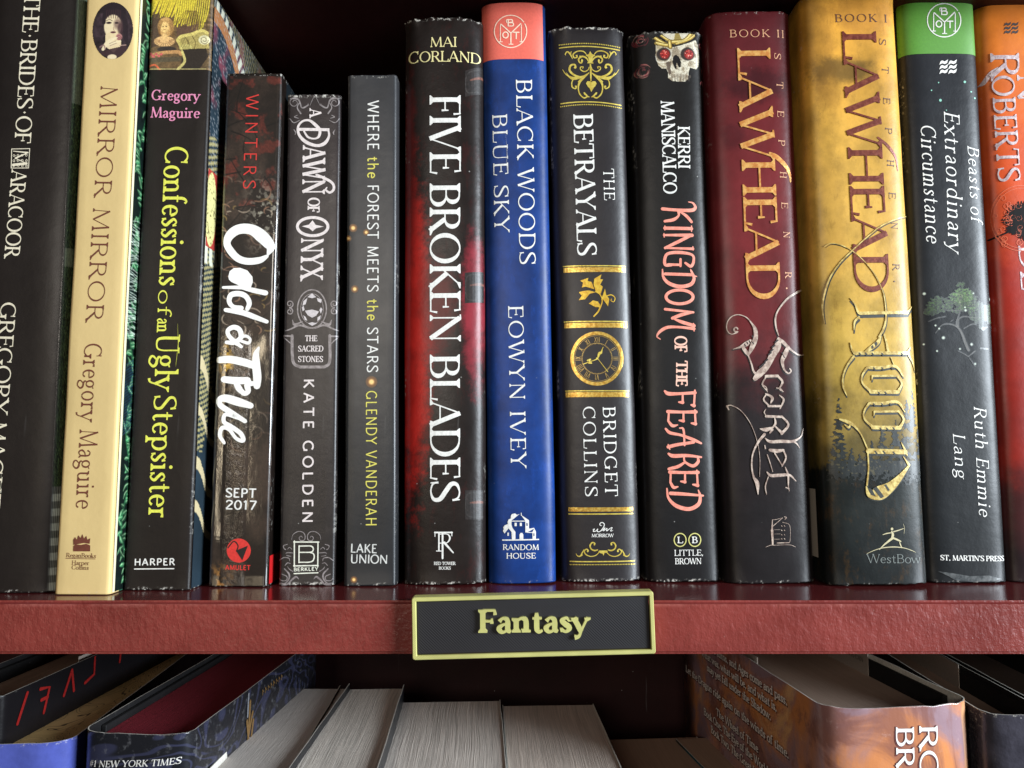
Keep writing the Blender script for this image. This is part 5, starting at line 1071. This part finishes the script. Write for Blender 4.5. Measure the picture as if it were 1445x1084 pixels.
B12.ink('flourish_shadow', SS, [(k, [(x+10, y+9, wd) for x, y, wd in pts]) for k, pts in Q], f, off=.0001); B12.ink('flourish', SG, Q, f, emb=.0002)
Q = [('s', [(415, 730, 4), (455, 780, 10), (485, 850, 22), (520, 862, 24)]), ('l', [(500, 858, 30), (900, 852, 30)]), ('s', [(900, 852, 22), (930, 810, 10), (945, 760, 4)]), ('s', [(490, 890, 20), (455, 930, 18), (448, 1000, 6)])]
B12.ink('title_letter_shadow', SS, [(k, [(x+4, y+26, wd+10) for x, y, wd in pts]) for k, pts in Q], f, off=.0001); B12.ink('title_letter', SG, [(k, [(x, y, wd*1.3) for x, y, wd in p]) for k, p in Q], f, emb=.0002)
f = (1150, 470, 4.336)
Q = [('s', [(400, 20, 8), (380, 60, 26), (330, 100, 24), (300, 118, 8)]), ('s', [(420, 10, 10), (435, 60, 12), (446, 120, 16)]), ('s', [(212, 60, 4), (228, 110, 12), (250, 128, 18)]), ('l', [(240, 124, 20), (565, 124, 20)]), ('s', [(560, 124, 14), (578, 90, 5)]), ('s', [(565, 128, 12), (590, 180, 8), (602, 230, 3)]), ('s', [(235, 145, 16), (195, 200, 11), (170, 270, 10), (172, 330, 11), (192, 382, 4)]), ('s', [(462, 150, 5), (480, 195, 6)])]
for dy, dx in ((0, 0), (218, 12)):
    Q += [('s', [(318+dx, 210+dy, 8), (330+dx, 212+dy, 18), (400+dx, 213+dy, 20), (490+dx, 205+dy, 18), (535+dx, 265+dy, 5)]), ('s', [(318+dx, 212+dy, 14), (288+dx, 260+dy, 11), (290+dx, 310+dy, 11), (345+dx, 362+dy, 18)]), ('l', [(340+dx, 360+dy, 24), (505+dx, 362+dy, 24)]), ('s', [(505+dx, 362+dy, 20), (528+dx, 310+dy, 12), (498+dx, 262+dy, 12)]), ('l', [(350+dx, 264+dy, 13), (498+dx, 262+dy, 13)]), ('l', [(350+dx, 262+dy, 10), (346+dx, 288+dy, 5)])]
Q += [('s', [(150, 528, 10), (200, 545, 22), (240, 570, 14), (280, 620, 8), (318, 705, 8)]), ('s', [(180, 560, 6), (205, 578, 14), (215, 560, 6)]), ('l', [(325, 722, 32), (550, 728, 30)]), ('s', [(525, 668, 4), (550, 720, 12), (562, 750, 5)]), ('s', [(322, 730, 9), (326, 830, 9), (316, 930, 10)]), ('s', [(538, 756, 4), (572, 806, 16)]), ('s', [(575, 808, 10), (520, 880, 34), (460, 940, 60), (390, 980, 86), (330, 990, 30), (312, 940, 8)])]
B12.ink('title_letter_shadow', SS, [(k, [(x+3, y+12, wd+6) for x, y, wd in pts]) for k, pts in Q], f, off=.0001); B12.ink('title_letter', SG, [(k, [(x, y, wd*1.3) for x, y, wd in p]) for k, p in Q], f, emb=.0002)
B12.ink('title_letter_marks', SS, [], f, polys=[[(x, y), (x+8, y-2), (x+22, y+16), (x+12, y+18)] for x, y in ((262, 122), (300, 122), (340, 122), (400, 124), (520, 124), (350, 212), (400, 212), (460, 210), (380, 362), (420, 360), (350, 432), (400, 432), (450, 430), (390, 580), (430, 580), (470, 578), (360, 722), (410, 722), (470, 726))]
    +[[(350, 950), (375, 940), (420, 1000), (400, 1012)], [(420, 930), (432, 925), (455, 960), (445, 968)], [(318, 945), (345, 955), (370, 1000), (340, 990)], [(360, 64), (372, 52), (380, 70), (368, 84)], [(340, 84), (350, 74), (356, 90), (346, 100)]], off=.0004)
f = (1200, 720, 9.86)
B12.ink('publisher_emblem', flat('pale_gold_print', (196, 186, 146)), [('s', [(230, 605, 5), (330, 560, 8), (450, 525, 11), (600, 512, 14), (740, 525, 10), (850, 560, 8), (910, 588, 4)]), ('s', [(575, 300, 22), (590, 340, 34), (580, 385, 30)]), ('s', [(590, 385, 34), (520, 440, 26), (460, 490, 18), (405, 545, 10)]), ('s', [(600, 390, 26), (660, 415, 24), (700, 435, 18)]), ('s', [(685, 450, 14), (700, 490, 16), (715, 525, 10)]), ('s', [(560, 315, 12), (500, 325, 14), (450, 342, 8)]), ('s', [(600, 300, 16), (670, 280, 13), (740, 255, 7)]), ('s', [(735, 190, 3), (752, 250, 5), (745, 330, 3)])], f, polys=[[(578+18*math.cos(t), 262+20*math.sin(t)) for t in np.linspace(0, 6, 12)]])
B12.text('publisher_lettering', 'WestBow', (1224, 794.5), (1298, 794.5), 12, flat('dim_grey_print', (104, 110, 106)), .11, .06, .06)
lab = B12.side_art('price_sticker', np.ones((14, 14, 3))*np.array((206, 196, 182))/255, .0105, .040, B12.b+.001, .045, VC, right=False)

# 13 ---- dark hardcover with green head band
B13 = upper_book(13, 1270, 1380, 1313, 1425, -10, 824, J('night_grey_jacket', [(0, (25, 27, 29)), (1, (30, 31, 35))], mottle=.16, rough=.38, wear=.5, bump=.14, specks=.5), b=.007, n=4.0, depth=.152, wear_bot=.0008,
    label='dark hardcover with a bright green band round its head and a small tree picture')
zb = B13.loc(1325, 76)[1]
B13.band('head_band', -B13.W*.997, B13.W*.997, zb, B13.h+.0001, flat('green_band_paper', (80, 138, 42), .5, grain=.05), off=.0001)
circle_logo(B13, 1332, 29, 24.5, INK_W)
def wave_logo(B, cx, cy, s_, mat):
    for r in range(3):
        for c2 in range(2):
            x = cx+(c2-1)*12.5*s_; y = cy+(r-1)*6.5*s_
            B.ink('wave_emblem', mat, [], polys=[[(x, y+4.4*s_), (x+2*s_, y-.6*s_), (x+4*s_, y-1.8*s_), (x+8*s_, y-.3*s_), (x+12.6*s_, y-3.4*s_), (x+11*s_, y+1.8*s_), (x+8*s_, y+3.4*s_), (x+4*s_, y+2.2*s_)]])
wave_logo(B13, 1337.5, 94, 1.0, INK_W)
for t, x0, y0, x1, y1, H in (('Beasts of', 1365, 206, 1370, 312, 17.5), ('Extraordinary', 1331.5, 158, 1338.5, 354, 21.5), ('Circumstance', 1298.5, 177, 1307, 341, 20.5)):
    B13.text('title_lettering', t, (x0, y0), (x1, y1), H, INK_W, .10, .045, .07, .09, .22)
B13.text('author_lettering', 'Ruth Emmie', (1374, 574), (1381, 727), 18, INK_W, .10, .045, .07, .09, .22); B13.text('author_lettering', 'Lang', (1344.5, 612), (1349, 674), 17, INK_W, .10, .045, .07, .09, .22)
B13.text('publisher_lettering', "ST. MARTIN'S PRESS", (1327, 790.5), (1415.5, 791.5), 7.2, INK_W, .19, .08, .06)
cv = Canvas(1300, 396, 1413, 524, (28, 30, 33), .55, fr=(1290, 380, 7.223)); R = random.Random(4)
cv.m = fbm(cv.X*.02, cv.Y*.02, 95, 4) > -1
for (x, y, r, n_, cg) in ((430, 300, 105, 260, 1.15), (425, 185, 32, 26, .8), (230, 380, 110, 200, .8), (150, 440, 60, 70, .6), (600, 470, 120, 200, .75), (690, 440, 60, 80, .8), (740, 540, 50, 60, .8), (480, 360, 110, 160, .9), (380, 400, 90, 90, .8), (620, 560, 90, 60, .5)):
    for i in range(n_):
        a = R.random()*6.28; q = r*R.random()**.5; X, Y = x+q*math.cos(a), y+q*.75*math.sin(a); b_ = cg*R.uniform(.5, 1.25)
        cv.line([(X, Y), (X+R.uniform(-16, 16), Y-R.uniform(2, 16))], R.uniform(4, 10), (78*b_, 108*b_, 54*b_), .8)
BRC = (104, 100, 94)
for pts in ([(490, 840, 22), (460, 760, 20), (430, 670, 18), (395, 610, 14), (330, 575, 9), (250, 580, 6), (190, 660, 4)], [(395, 600, 12), (400, 530, 10), (450, 500, 8), (540, 515, 6), (640, 515, 4)], [(400, 600, 9), (380, 560, 7), (420, 420, 6), (405, 320, 4), (410, 270, 3)], [(300, 435, 5), (380, 438, 6), (460, 430, 4)], [(130, 540, 4), (200, 510, 5), (280, 495, 4)], [(450, 620, 6), (520, 580, 5), (560, 585, 3)], [(490, 900, 5), (550, 850, 9)], [(490, 905, 6), (440, 870, 5), (390, 845, 2)], [(600, 822, 6), (680, 830, 3)], [(500, 920, 4), (550, 1005, 3)], [(330, 545, 4), (350, 530, 4)]): cv.line(pts, 5, BRC, .8)
for i in range(30): X, Y = 350+R.random()*180, 260+R.random()*130; cv.line([(X, Y), (X+R.uniform(-14, 14), Y+R.uniform(-8, 8))], 4, (170, 160, 134), .6)
for (x, y, r) in ((718, 326, 16), (740, 612, 14), (628, 625, 15), (260, 710, 13), (518, 782, 11), (465, 438, 11), (460, 408, 8), (95, 254, 12), (660, 80, 8), (412, 825, 8), (202, 842, 8), (190, 583, 8), (222, 616, 8), (550, 978, 9), (536, 268, 8), (90, 770, 8)): cv.ell(x, y, r, r*1.1, (206, 218, 200), .95, .7)
cv.trim(); B13.art('tree_picture', cv, VC)
R = random.Random(9)
DOT = flat('pale_teal_dot', (130, 190, 170)); B13.ink('printed_fireflies', DOT, [], polys=[[(x+r*math.cos(t), y+r*math.sin(t)) for t in np.linspace(0, 5.6, 8)] for x, y, r in ((1326.5, 142, 2), (1361, 116, 1.8), (1370, 130, 1.2), (1375, 139, 1.4), (1314, 128, 1), (1324, 117, 1), (1335, 156, .9))])
B13.ink('foot_tear', foil('scuffed_paper', (46, 50, 52), (96, 98, 98), .3, 0, 260), [], polys=[[(1323, 806), (1345, 809), (1368, 813), (1395, 812), (1412, 817), (1402, 820), (1370, 821), (1348, 819), (1338, 813)]], off=.00025)

# 14 ---- orange red hardcover at the right edge
B14 = upper_book(14, 1381, 1498, 1428, 1550, 2, 823, J('orange_red_jacket', [(0, (42, 30, 32)), (.13, (70, 30, 30)), (.24, (138, 34, 24)), (.5, (150, 36, 22)), (.68, (196, 74, 30)), (1, (206, 116, 40))], mottle=.2, mscale=40, rough=.36, wear=.3, bump=.12, scr=.1), b=.008, n=3.6, depth=.155,
    label='orange hardcover deepening to dark red at its foot, rightmost of the upper row')
SV = foil('silver_lilac_foil', (222, 206, 206), (180, 156, 160), .3, .3)
B14.text('author_lettering', 'R', (1397, 77.5), (1398, 110), 37, SV, .15, .06, .09, emb=.0002); B14.ink('author_flourish', SV, [('s', [(1408, 96, 2), (1398, 104, 5), (1388, 118, 5), (1382, 122, 2)])])
B14.text('author_lettering', 'OBERTS', (1398.5, 110), (1408, 256), 29, SV, .14, .055, .09, .03, emb=.0002)
B14.text('author_lettering', 'N', (1435, 106), (1436.5, 142), 34, SV, .15, .06, .09); B14.text('title_lettering', 'DE', (1437, 348), (1441, 408), 30, SV, .15, .06, .09)
wave_logo(B14, 1427, 39, .85, flat('dark_brown_emblem', (50, 34, 30)))
RG = flat('orange_line_ink', (206, 88, 44)); R = random.Random(2)
B14.ink('ring_ornament', RG, [('s', circ(1440, 308, 42, 46, .9, 40)), ('s', circ(1440, 308, 38, 42, .7, 40))]+[('s', spiral(1404+R.random()*36, 270+R.random()*76, 5, 1.5, R.random()*360, 1.1, .8, .6, 9)) for _ in range(26)], cap=False)
L = [('s', [(1396, 339, 2.6), (1420, 329, 2), (1440, 322, 2)])]
for i in range(150): a = R.uniform(1.2, 5.1); L.append(('l', [(1442, 312, 5), (1442+26*math.cos(a)*R.uniform(.7, 1.1), 312+22*math.sin(a)*R.uniform(.7, 1.3), 1)]))
B14.ink('feather_picture', flat('feather_black_ink', (12, 8, 8), .7, spec=.15), L)

# ================================================================== sign on the shelf edge
Ys = YF-.0043
c4 = [at_y(x, y, Ys) for x, y in ((583, 930.5), (925, 922), (921, 833.5), (581, 843))]
mid = sum(c4, Vector())/4; sw = ((c4[1]-c4[0]).length+(c4[2]-c4[3]).length)/2; sh = ((c4[3]-c4[0]).length+(c4[2]-c4[1]).length)/2
ang = math.atan2((c4[1]-c4[0]).z, (c4[1]-c4[0]).x)*.5+math.atan2((c4[2]-c4[3]).z, (c4[2]-c4[3]).x)*.5
sign = bpy.data.objects.new('shelf_sign', None); C.objects.link(sign); sign.location = (mid.x, Ys, mid.z); sign.rotation_euler = (0, -ang, 0)
tag(sign, 'black rectangular genre sign with raised yellow green frame, fixed to the shelf edge', 'sign')
def printed(name, rgb, rot, sc=1500, rough=.42):
    n = NT(name); wv = n.n('ShaderNodeTexWave', i_Scale=sc/6.28*1.0, i_Distortion=.4); wv.bands_direction = 'X'; n.L(n.coord((1, 1, 1), (0, rot, 0)), wv.inputs[0])
    c = lin(rgb); col = n.mix(n.step(n.noise(60, detail=4), .3, .7), tuple(v*.9 for v in c), tuple(v*1.12 for v in c))
    return n.fin(col, rough, n.math('ADD', wv.outputs['Color'], n.math('MULTIPLY', n.noise(500), .4)), .3, .0002)
SB = printed('black_printed_plastic', (26, 25, 29), math.radians(45), 2600, .5); SY = printed('yellow_green_plastic', (188, 184, 112), .6, 4200, .45)
link('sign_plate', box_mesh('sign_plate', -sw/2+.0018, sw/2-.0018, 0, .0040, -sh/2+.0018, sh/2-.0018, SB, .0002, 1), sign)
fw = .0016; R4 = .0009
bm = bmesh.new()
def rr(wd, hg, r, y): return [(sx*(wd/2-r)+r*math.cos(a), y, sz*(hg/2-r)+r*math.sin(a)) for (sx, sz, a0) in ((1, 1, 0), (-1, 1, 90), (-1, -1, 180), (1, -1, 270)) for a in [math.radians(a0+t) for t in (0, 30, 60, 90)]]
rings = [rr(sw, sh, R4, .0041), rr(sw, sh, R4, -.0008), rr(sw-.0005, sh-.0005, R4*.8, -.0011), rr(sw-2*fw+.0005, sh-2*fw+.0005, .0003, -.0011), rr(sw-2*fw, sh-2*fw, .0002, -.0008), rr(sw-2*fw, sh-2*fw, .0002, .0003)]
V = [[bm.verts.new(p) for p in r] for r in rings]
for a, b in zip(V[:-1], V[1:]):
    for i in range(16): bm.faces.new((a[i], a[(i+1) % 16], b[(i+1) % 16], b[i]))
me = bpy.data.meshes.new('sign_frame'); bm.to_mesh(me); bm.free(); me.materials.append(SY); link('sign_frame', me, sign)
si = (Matrix.Translation(sign.location) @ Matrix.Rotation(-ang, 4, 'Y')).inverted()
tp = lambda x, y: (si @ at_y(x, y, Ys-.001))
p0, p1 = tp(677.5, 893), tp(829, 891.5)
Lx = (p1-p0).length; Hh = .0255*.27*1.03*1.18
gr = layout('Fantasy', Hh*1000, Lx*1000, .235, .105, .085, .02)
d2 = Vector((p1.x-p0.x, p1.z-p0.z)).normalized()
gr = [[[(p0.x*1000+d2.x*q[0]-d2.y*q[1], p0.z*1000+d2.y*q[0]+d2.x*q[1]) for q in p] for p in g] for g in gr]
for g in gr:
    VS, FS = cdt_mesh([g]); n = len(VS)
    vs = [(x/1000, -.0013, z/1000) for x, z in VS]+[(x/1000, .0002, z/1000) for x, z in VS]; fs = [f for f in FS]
    E = {}
    for ff in FS:
        for a, b in zip(ff, list(ff[1:])+[ff[0]]): E[(a, b)] = 1
    fs += [(b, a, a+n, b+n) for (a, b) in E if (b, a) not in E]
    link('raised_letter', mesh('raised_letter', vs, fs, SY), sign)

# ================================================================== lower row
def lower_book(seed, Lp, Rp, front_y, mat, depth=.15, Yf=0.0, b=0.0, n=3, w=None, label='', pagemat=None, hard=True, gap=.004, fray=.0002, flap=None, ztop=None, Yb=None, boards=True, cap_only=False, wave=.00012, inner=None):
    zt = ztop if ztop is not None else at_y((Lp or Rp)[0][0], front_y, Yf).z
    def ln(P):
        a, c = at_z(*P[0], zt), at_z(*P[1], zt); return lambda Y: a.x+(c.x-a.x)*(Y-a.y)/(c.y-a.y)
    ys = Yf+b
    if Lp and Rp: l, r = ln(Lp), ln(Rp); xl, xr = l(ys), r(ys); dx = ((l(ys+.1)-xl)+(r(ys+.1)-xr))/2
    elif Rp: r = ln(Rp); xr = r(ys); xl = xr-w; dx = r(ys+.1)-xr
    else: l = ln(Lp); xl = l(ys); xr = xl+w; dx = l(ys+.1)-xl
    yaw = math.atan2(-dx, .1); B = Book(seed, ((xl+xr)/2, Yf, -.3198), 0, yaw, (xr-xl)*math.cos(yaw), zt+.3198, depth, b, n, wave)
    m = mat(B.w, B.h, B) if callable(mat) else mat
    B.shell(m, fray=fray, inner=inner); B.pages(pagemat, hard=hard, topgap=gap)
    if hard and boards: B.boards(top=.0022)
    if flap:
        for sg in flap:
            x = sg*(B.W-.0032); link('jacket_flap', box_mesh('jacket_flap', min(x, x-sg*.0003), max(x, x-sg*.0003), depth-.095, depth, .002, B.h+.0012, FLAP), B.e)
    tag(B.e, label, 'book', 'books standing on the lower shelf'); return B
FLAP = flat('jacket_flap_paper', (150, 138, 128), .7, grain=.06)
TINT = lambda nm, c, l=.1: pages(nm, c, l, 2600)
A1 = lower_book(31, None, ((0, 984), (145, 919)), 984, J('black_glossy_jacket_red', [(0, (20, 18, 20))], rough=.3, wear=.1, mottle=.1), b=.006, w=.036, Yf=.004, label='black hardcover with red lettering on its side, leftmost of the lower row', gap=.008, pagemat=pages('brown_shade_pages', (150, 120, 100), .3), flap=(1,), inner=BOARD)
RED2 = np.array((196, 34, 30))/255
def side_strokes(B, name, letters, wmm, mat):
    """letters printed on the side of a cover, in mm: (depth, height below top); each letter a list of strokes"""
    x = B.W+B.wave+.00025
    for strokes in letters:
        VS, FS = cdt_mesh([sum([ribbon([(a, -z) for a, z in st], [wmm]*len(st), True) for st in strokes], [])])
        link(name, mesh(name, [(x, a/1000, B.h+z/1000) for a, z in VS], FS, mat), B.e)
side_strokes(A1, 'side_letter', [[[(11, 14), (16, 3)]], [[(24, 4), (30, 5), (27, 15)], [(25, 9), (29, 9)]], [[(40, 12), (45, 2)], [(45, 2), (47, 12)]], [[(55, 11), (62, 9), (62, 1)]], [[(84, 1), (83, 9)]], [[(96, 2), (101, 8)]]], 1.5, flat('red_side_ink', (120, 20, 18), .6, spec=.2))
def flam(nm):
    n = NT(nm); k = n.noise(26, n.coord((1.5, .6, 1)), detail=3, dist=1.2); l = n.step(n.math('ABSOLUTE', n.math('SINE', n.math('MULTIPLY', k, 120.0))), .30, .12)
    col = n.mix(n.step(n.noise(9), .3, .7), lin((190, 152, 104)), lin((158, 138, 84))); col = n.mix(n.math('MULTIPLY', l, .9), col, lin((40, 34, 22))); return n.fin(col, .6)
A2 = lower_book(32, None, ((119, 1032), (262, 925)), 1050, J('blue_violet_jacket', [(0, (62, 74, 150)), (1, (74, 84, 158))], mottle=.5, mscale=22, rough=.30, wear=.3, side=(46, 52, 70), coat=.3), b=.010, w=.040, label='blue violet hardcover with leafy patterned page tops, second from left in the lower row', gap=.0045, pagemat=flam('leafy_sprayed_pages'), inner=BOARD)
def swirl(nm):
    n = NT(nm); X, Y, Z = n.xyz(); k = n.noise(14, n.coord((1, 1, 1.6)), detail=2, dist=1.6); l = n.step(n.math('SINE', n.math('MULTIPLY', k, 60.0)), .2, .9)
    col = n.mix(n.math('MULTIPLY', l, .8), lin((24, 25, 30)), lin((50, 52, 74))); col = n.mix(n.math('MULTIPLY', n.step(n.noise(300), .55, .7), .2), col, (.3, .3, .32)); return n.fin(col, .30, n.noise(90, detail=5), .15, .001, coat=.3)
A3 = lower_book(33, ((121, 1026), (300, 917)), ((276, 1027), (413, 931)), 1036, swirl('dark_swirl_jacket'), b=.010, n=3.4, label='dark swirl patterned hardcover with deep red page tops in the lower row', gap=.005, pagemat=TINT('red_sprayed_pages', (124, 14, 34), .15), inner=BOARD)
A3.text('spine_lettering', '#1 NEW YORK TIMES', (127, 1081), (255, 1077), 8.5, INK_W, .17, .07, .07, .04, .2)
GS = flat('gold_side_print', (110, 82, 44), .6); side_strokes(A3, 'side_figure', [[[(58, 6), (57, 22)], [(61, 12), (56, 24)], [(62, 16), (60, 24)], [(55, 14), (58, 26)]]], 1.8, GS); side_strokes(A3, 'side_figure_blade', [[[(56, 2), (55.5, 12)]]], 1.4, flat('pale_print', (120, 120, 124)))
side_strokes(A3, 'side_letter', [[[(72+i*3.4, 5), (72+i*3.4, 7.5)], [(72+i*3.4, 5), (73.4+i*3.4, 6.5)]] for i in range(8)], .5, GS)
zt4 = -.076; GP_ = pages('grey_paper_block', (184, 170, 158), .30, 1500)
A4 = lower_book(34, ((297, 1084), (413, 967)), ((408, 1084), (484, 972)), 1150, J('dark_worn_cover', [(0, (30, 30, 32))], mottle=.1, rough=.4, wear=.6), Yf=-.002, depth=.130, label='paperback with smooth unlined grey page tops, beside the red topped hardcover', ztop=zt4, pagemat=pages('smooth_grey_pages', (204, 196, 188), .12, 3000), hard=False, gap=.003)
A5 = lower_book(35, ((413, 1084), (488, 965)), ((532, 1084), (561, 974)), 1150, J('worn_black_cover', [(0, (34, 36, 38))], mottle=.2, rough=.35, wear=.8), Yf=-.004, depth=.134, label='thick book with a worn black left cover and cream page tops', ztop=-.0775, pagemat=pages('cream_lined_pages', (222, 212, 200), .34, 2000), hard=False, gap=.0022, inner=BOARD)
A6 = lower_book(36, ((536, 1084), (564, 991)), ((715, 1084), (706, 990)), 1150, J('teal_thin_cover', [(0, (30, 66, 66))], mottle=.2, rough=.4, wear=.3), Yf=-.004, depth=.132, label='widest paperback at the middle of the lower row, page tops striped with fine lines', ztop=-.0855, pagemat=pages('lined_pages', (220, 208, 196), .38, 1700), hard=False, gap=.0006)
A7 = lower_book(37, ((716, 1084), (709, 993)), ((877, 1084), (837, 993)), 1150, J('dark_green_thin_cover', [(0, (24, 40, 40))], mottle=.2, rough=.4, wear=.3), Yf=-.004, depth=.131, label='paperback just right of the middle with brownish page tops and thin dark covers', ztop=-.0872, pagemat=pages('brownish_lined_pages', (212, 196, 182), .28, 2000), hard=False, gap=.0006)
A8 = lower_book(38, ((874, 1084), (862, 1047)), ((1002, 1084), (964, 1044)), 1150, J('teal_cover', [(0, (10, 74, 84))], mottle=.1, rough=.4, wear=.1), Yf=.0, depth=.128, label='low paperback with brown page tops and a teal cover edge', ztop=-.106, pagemat=pages('brown_pages', (170, 140, 118), .15, 2400), hard=False, gap=.0003)
A9 = lower_book(39, ((1004, 1084), (966, 1042)), ((1070, 1084), (1014, 1039)), 1150, J('teal_cover_b', [(0, (10, 74, 84))], mottle=.1, rough=.4, wear=.1), Yf=.0, depth=.128, label='low paperback with brown page tops against the orange jacket book', ztop=-.105, pagemat=pages('brown_pages_b', (170, 140, 118), .15, 2400), hard=False, gap=.0003)
def paint(nm):
    n = NT(nm); k = n.noise(22, n.coord((1, 1, 1), (0, .5, .4)), detail=7, rough=.6, dist=.8); k2 = n.noise(15, n.coord((1, 1, .8), (0, .9, 0)), detail=6, rough=.65, dist=1.5)
    col = n.mix(n.step(k, .38, .58), lin((206, 132, 80)), lin((150, 122, 130))); col = n.mix(n.math('MULTIPLY', n.step(k2, .5, .62), .9), col, lin((232, 176, 118))); col = n.mix(n.math('MULTIPLY', n.step(k2, .45, .36), .8), col, lin((132, 86, 76)))
    col = n.mix(n.math('MULTIPLY', n.step(n.noise(60, detail=8, rough=.8), .58, .72), .4), col, lin((226, 196, 190)))
    return n.fin(col, .30, n.noise(60, detail=6), .35, .0016, coat=.35)
A10 = lower_book(40, ((1154, 989), (1083, 945)), ((1381, 991), (1245, 927)), 998, paint('orange_painted_jacket'), b=.013, n=3.2, depth=.165, label='thick hardcover in an orange and violet painted jacket with white outlined capitals', gap=.010, fray=.0004, pagemat=pages('plain_shade_pages', (182, 156, 138), .12, 3000), flap=(-1, 1), wave=.0004)
OUT = flat('maroon_outline_ink', (96, 40, 36))
for t, x0, x1, y0, y1, H in (('ROBERT', 1297, 1299, 1025, 1236, 30), ('BRANDON', 1264, 1266, 1027, 1260, 29)):
    A10.text('spine_lettering_outline', t, (x0-1.2, y0+1), (x1-1.2, y1+1), H+1, OUT, .24, .12, .10); A10.text('spine_lettering', t, (x0, y0), (x1, y1), H, INK_W, .17, .07, .08, off=.0003)
def side_text(B, name, txt, d0, d1, z, H, mat, o=0.0):
    """a line running along the left cover towards the spine, mm from the back edge"""
    gr = layout(txt, H, d1-d0, .19, .10, .07); VS, FS = cdt_mesh(gr); x = -(B.W+B.wave+.0003+o)
    return link(name, mesh(name, [(x, B.depth-(d0+a)/1000, B.h-(z-b_)/1000) for a, b_ in VS], FS, mat), B.e)
BLT = flat('pale_blurb_ink', (244, 234, 226)); BSH = flat('blurb_shadow_ink', (60, 36, 36))
for t, d0, d1, z in (('The wheel of time turns, and Ages come and pass.', 8, 132, 9), ('What was, what will be, and what is,', 32, 122, 15), ('may yet fall under the Shadow.', 40, 116, 21), ('Let the Dragon ride again on the winds of time.', 6, 132, 31.5), ('The Wheel of Time', 52, 102, 41), ('Book One: The Eye of the World', 34, 112, 47), ('Book Two: The Great Hunt', 44, 108, 53)):
    side_text(A10, 'blurb_shadow', t, d0+.5, d1+.5, z+.7, 3.9, BSH); side_text(A10, 'blurb_lettering', t, d0, d1, z, 3.9, BLT, .0002)
side_t = layout('$29.95  $39.95 CAN', 2.2, 26, .14, .08, .05); VS, FS = cdt_mesh(side_t); xx = A10.W-.0032-.0004
link('flap_lettering', mesh('flap_lettering', [(xx, A10.depth-.095+(4+a)/1000+.0, A10.h-(4.2-b_)/1000) for a, b_ in [(26-p, q) for p, q in VS]], FS, flat('black_ink', (22, 18, 17))), A10.e)
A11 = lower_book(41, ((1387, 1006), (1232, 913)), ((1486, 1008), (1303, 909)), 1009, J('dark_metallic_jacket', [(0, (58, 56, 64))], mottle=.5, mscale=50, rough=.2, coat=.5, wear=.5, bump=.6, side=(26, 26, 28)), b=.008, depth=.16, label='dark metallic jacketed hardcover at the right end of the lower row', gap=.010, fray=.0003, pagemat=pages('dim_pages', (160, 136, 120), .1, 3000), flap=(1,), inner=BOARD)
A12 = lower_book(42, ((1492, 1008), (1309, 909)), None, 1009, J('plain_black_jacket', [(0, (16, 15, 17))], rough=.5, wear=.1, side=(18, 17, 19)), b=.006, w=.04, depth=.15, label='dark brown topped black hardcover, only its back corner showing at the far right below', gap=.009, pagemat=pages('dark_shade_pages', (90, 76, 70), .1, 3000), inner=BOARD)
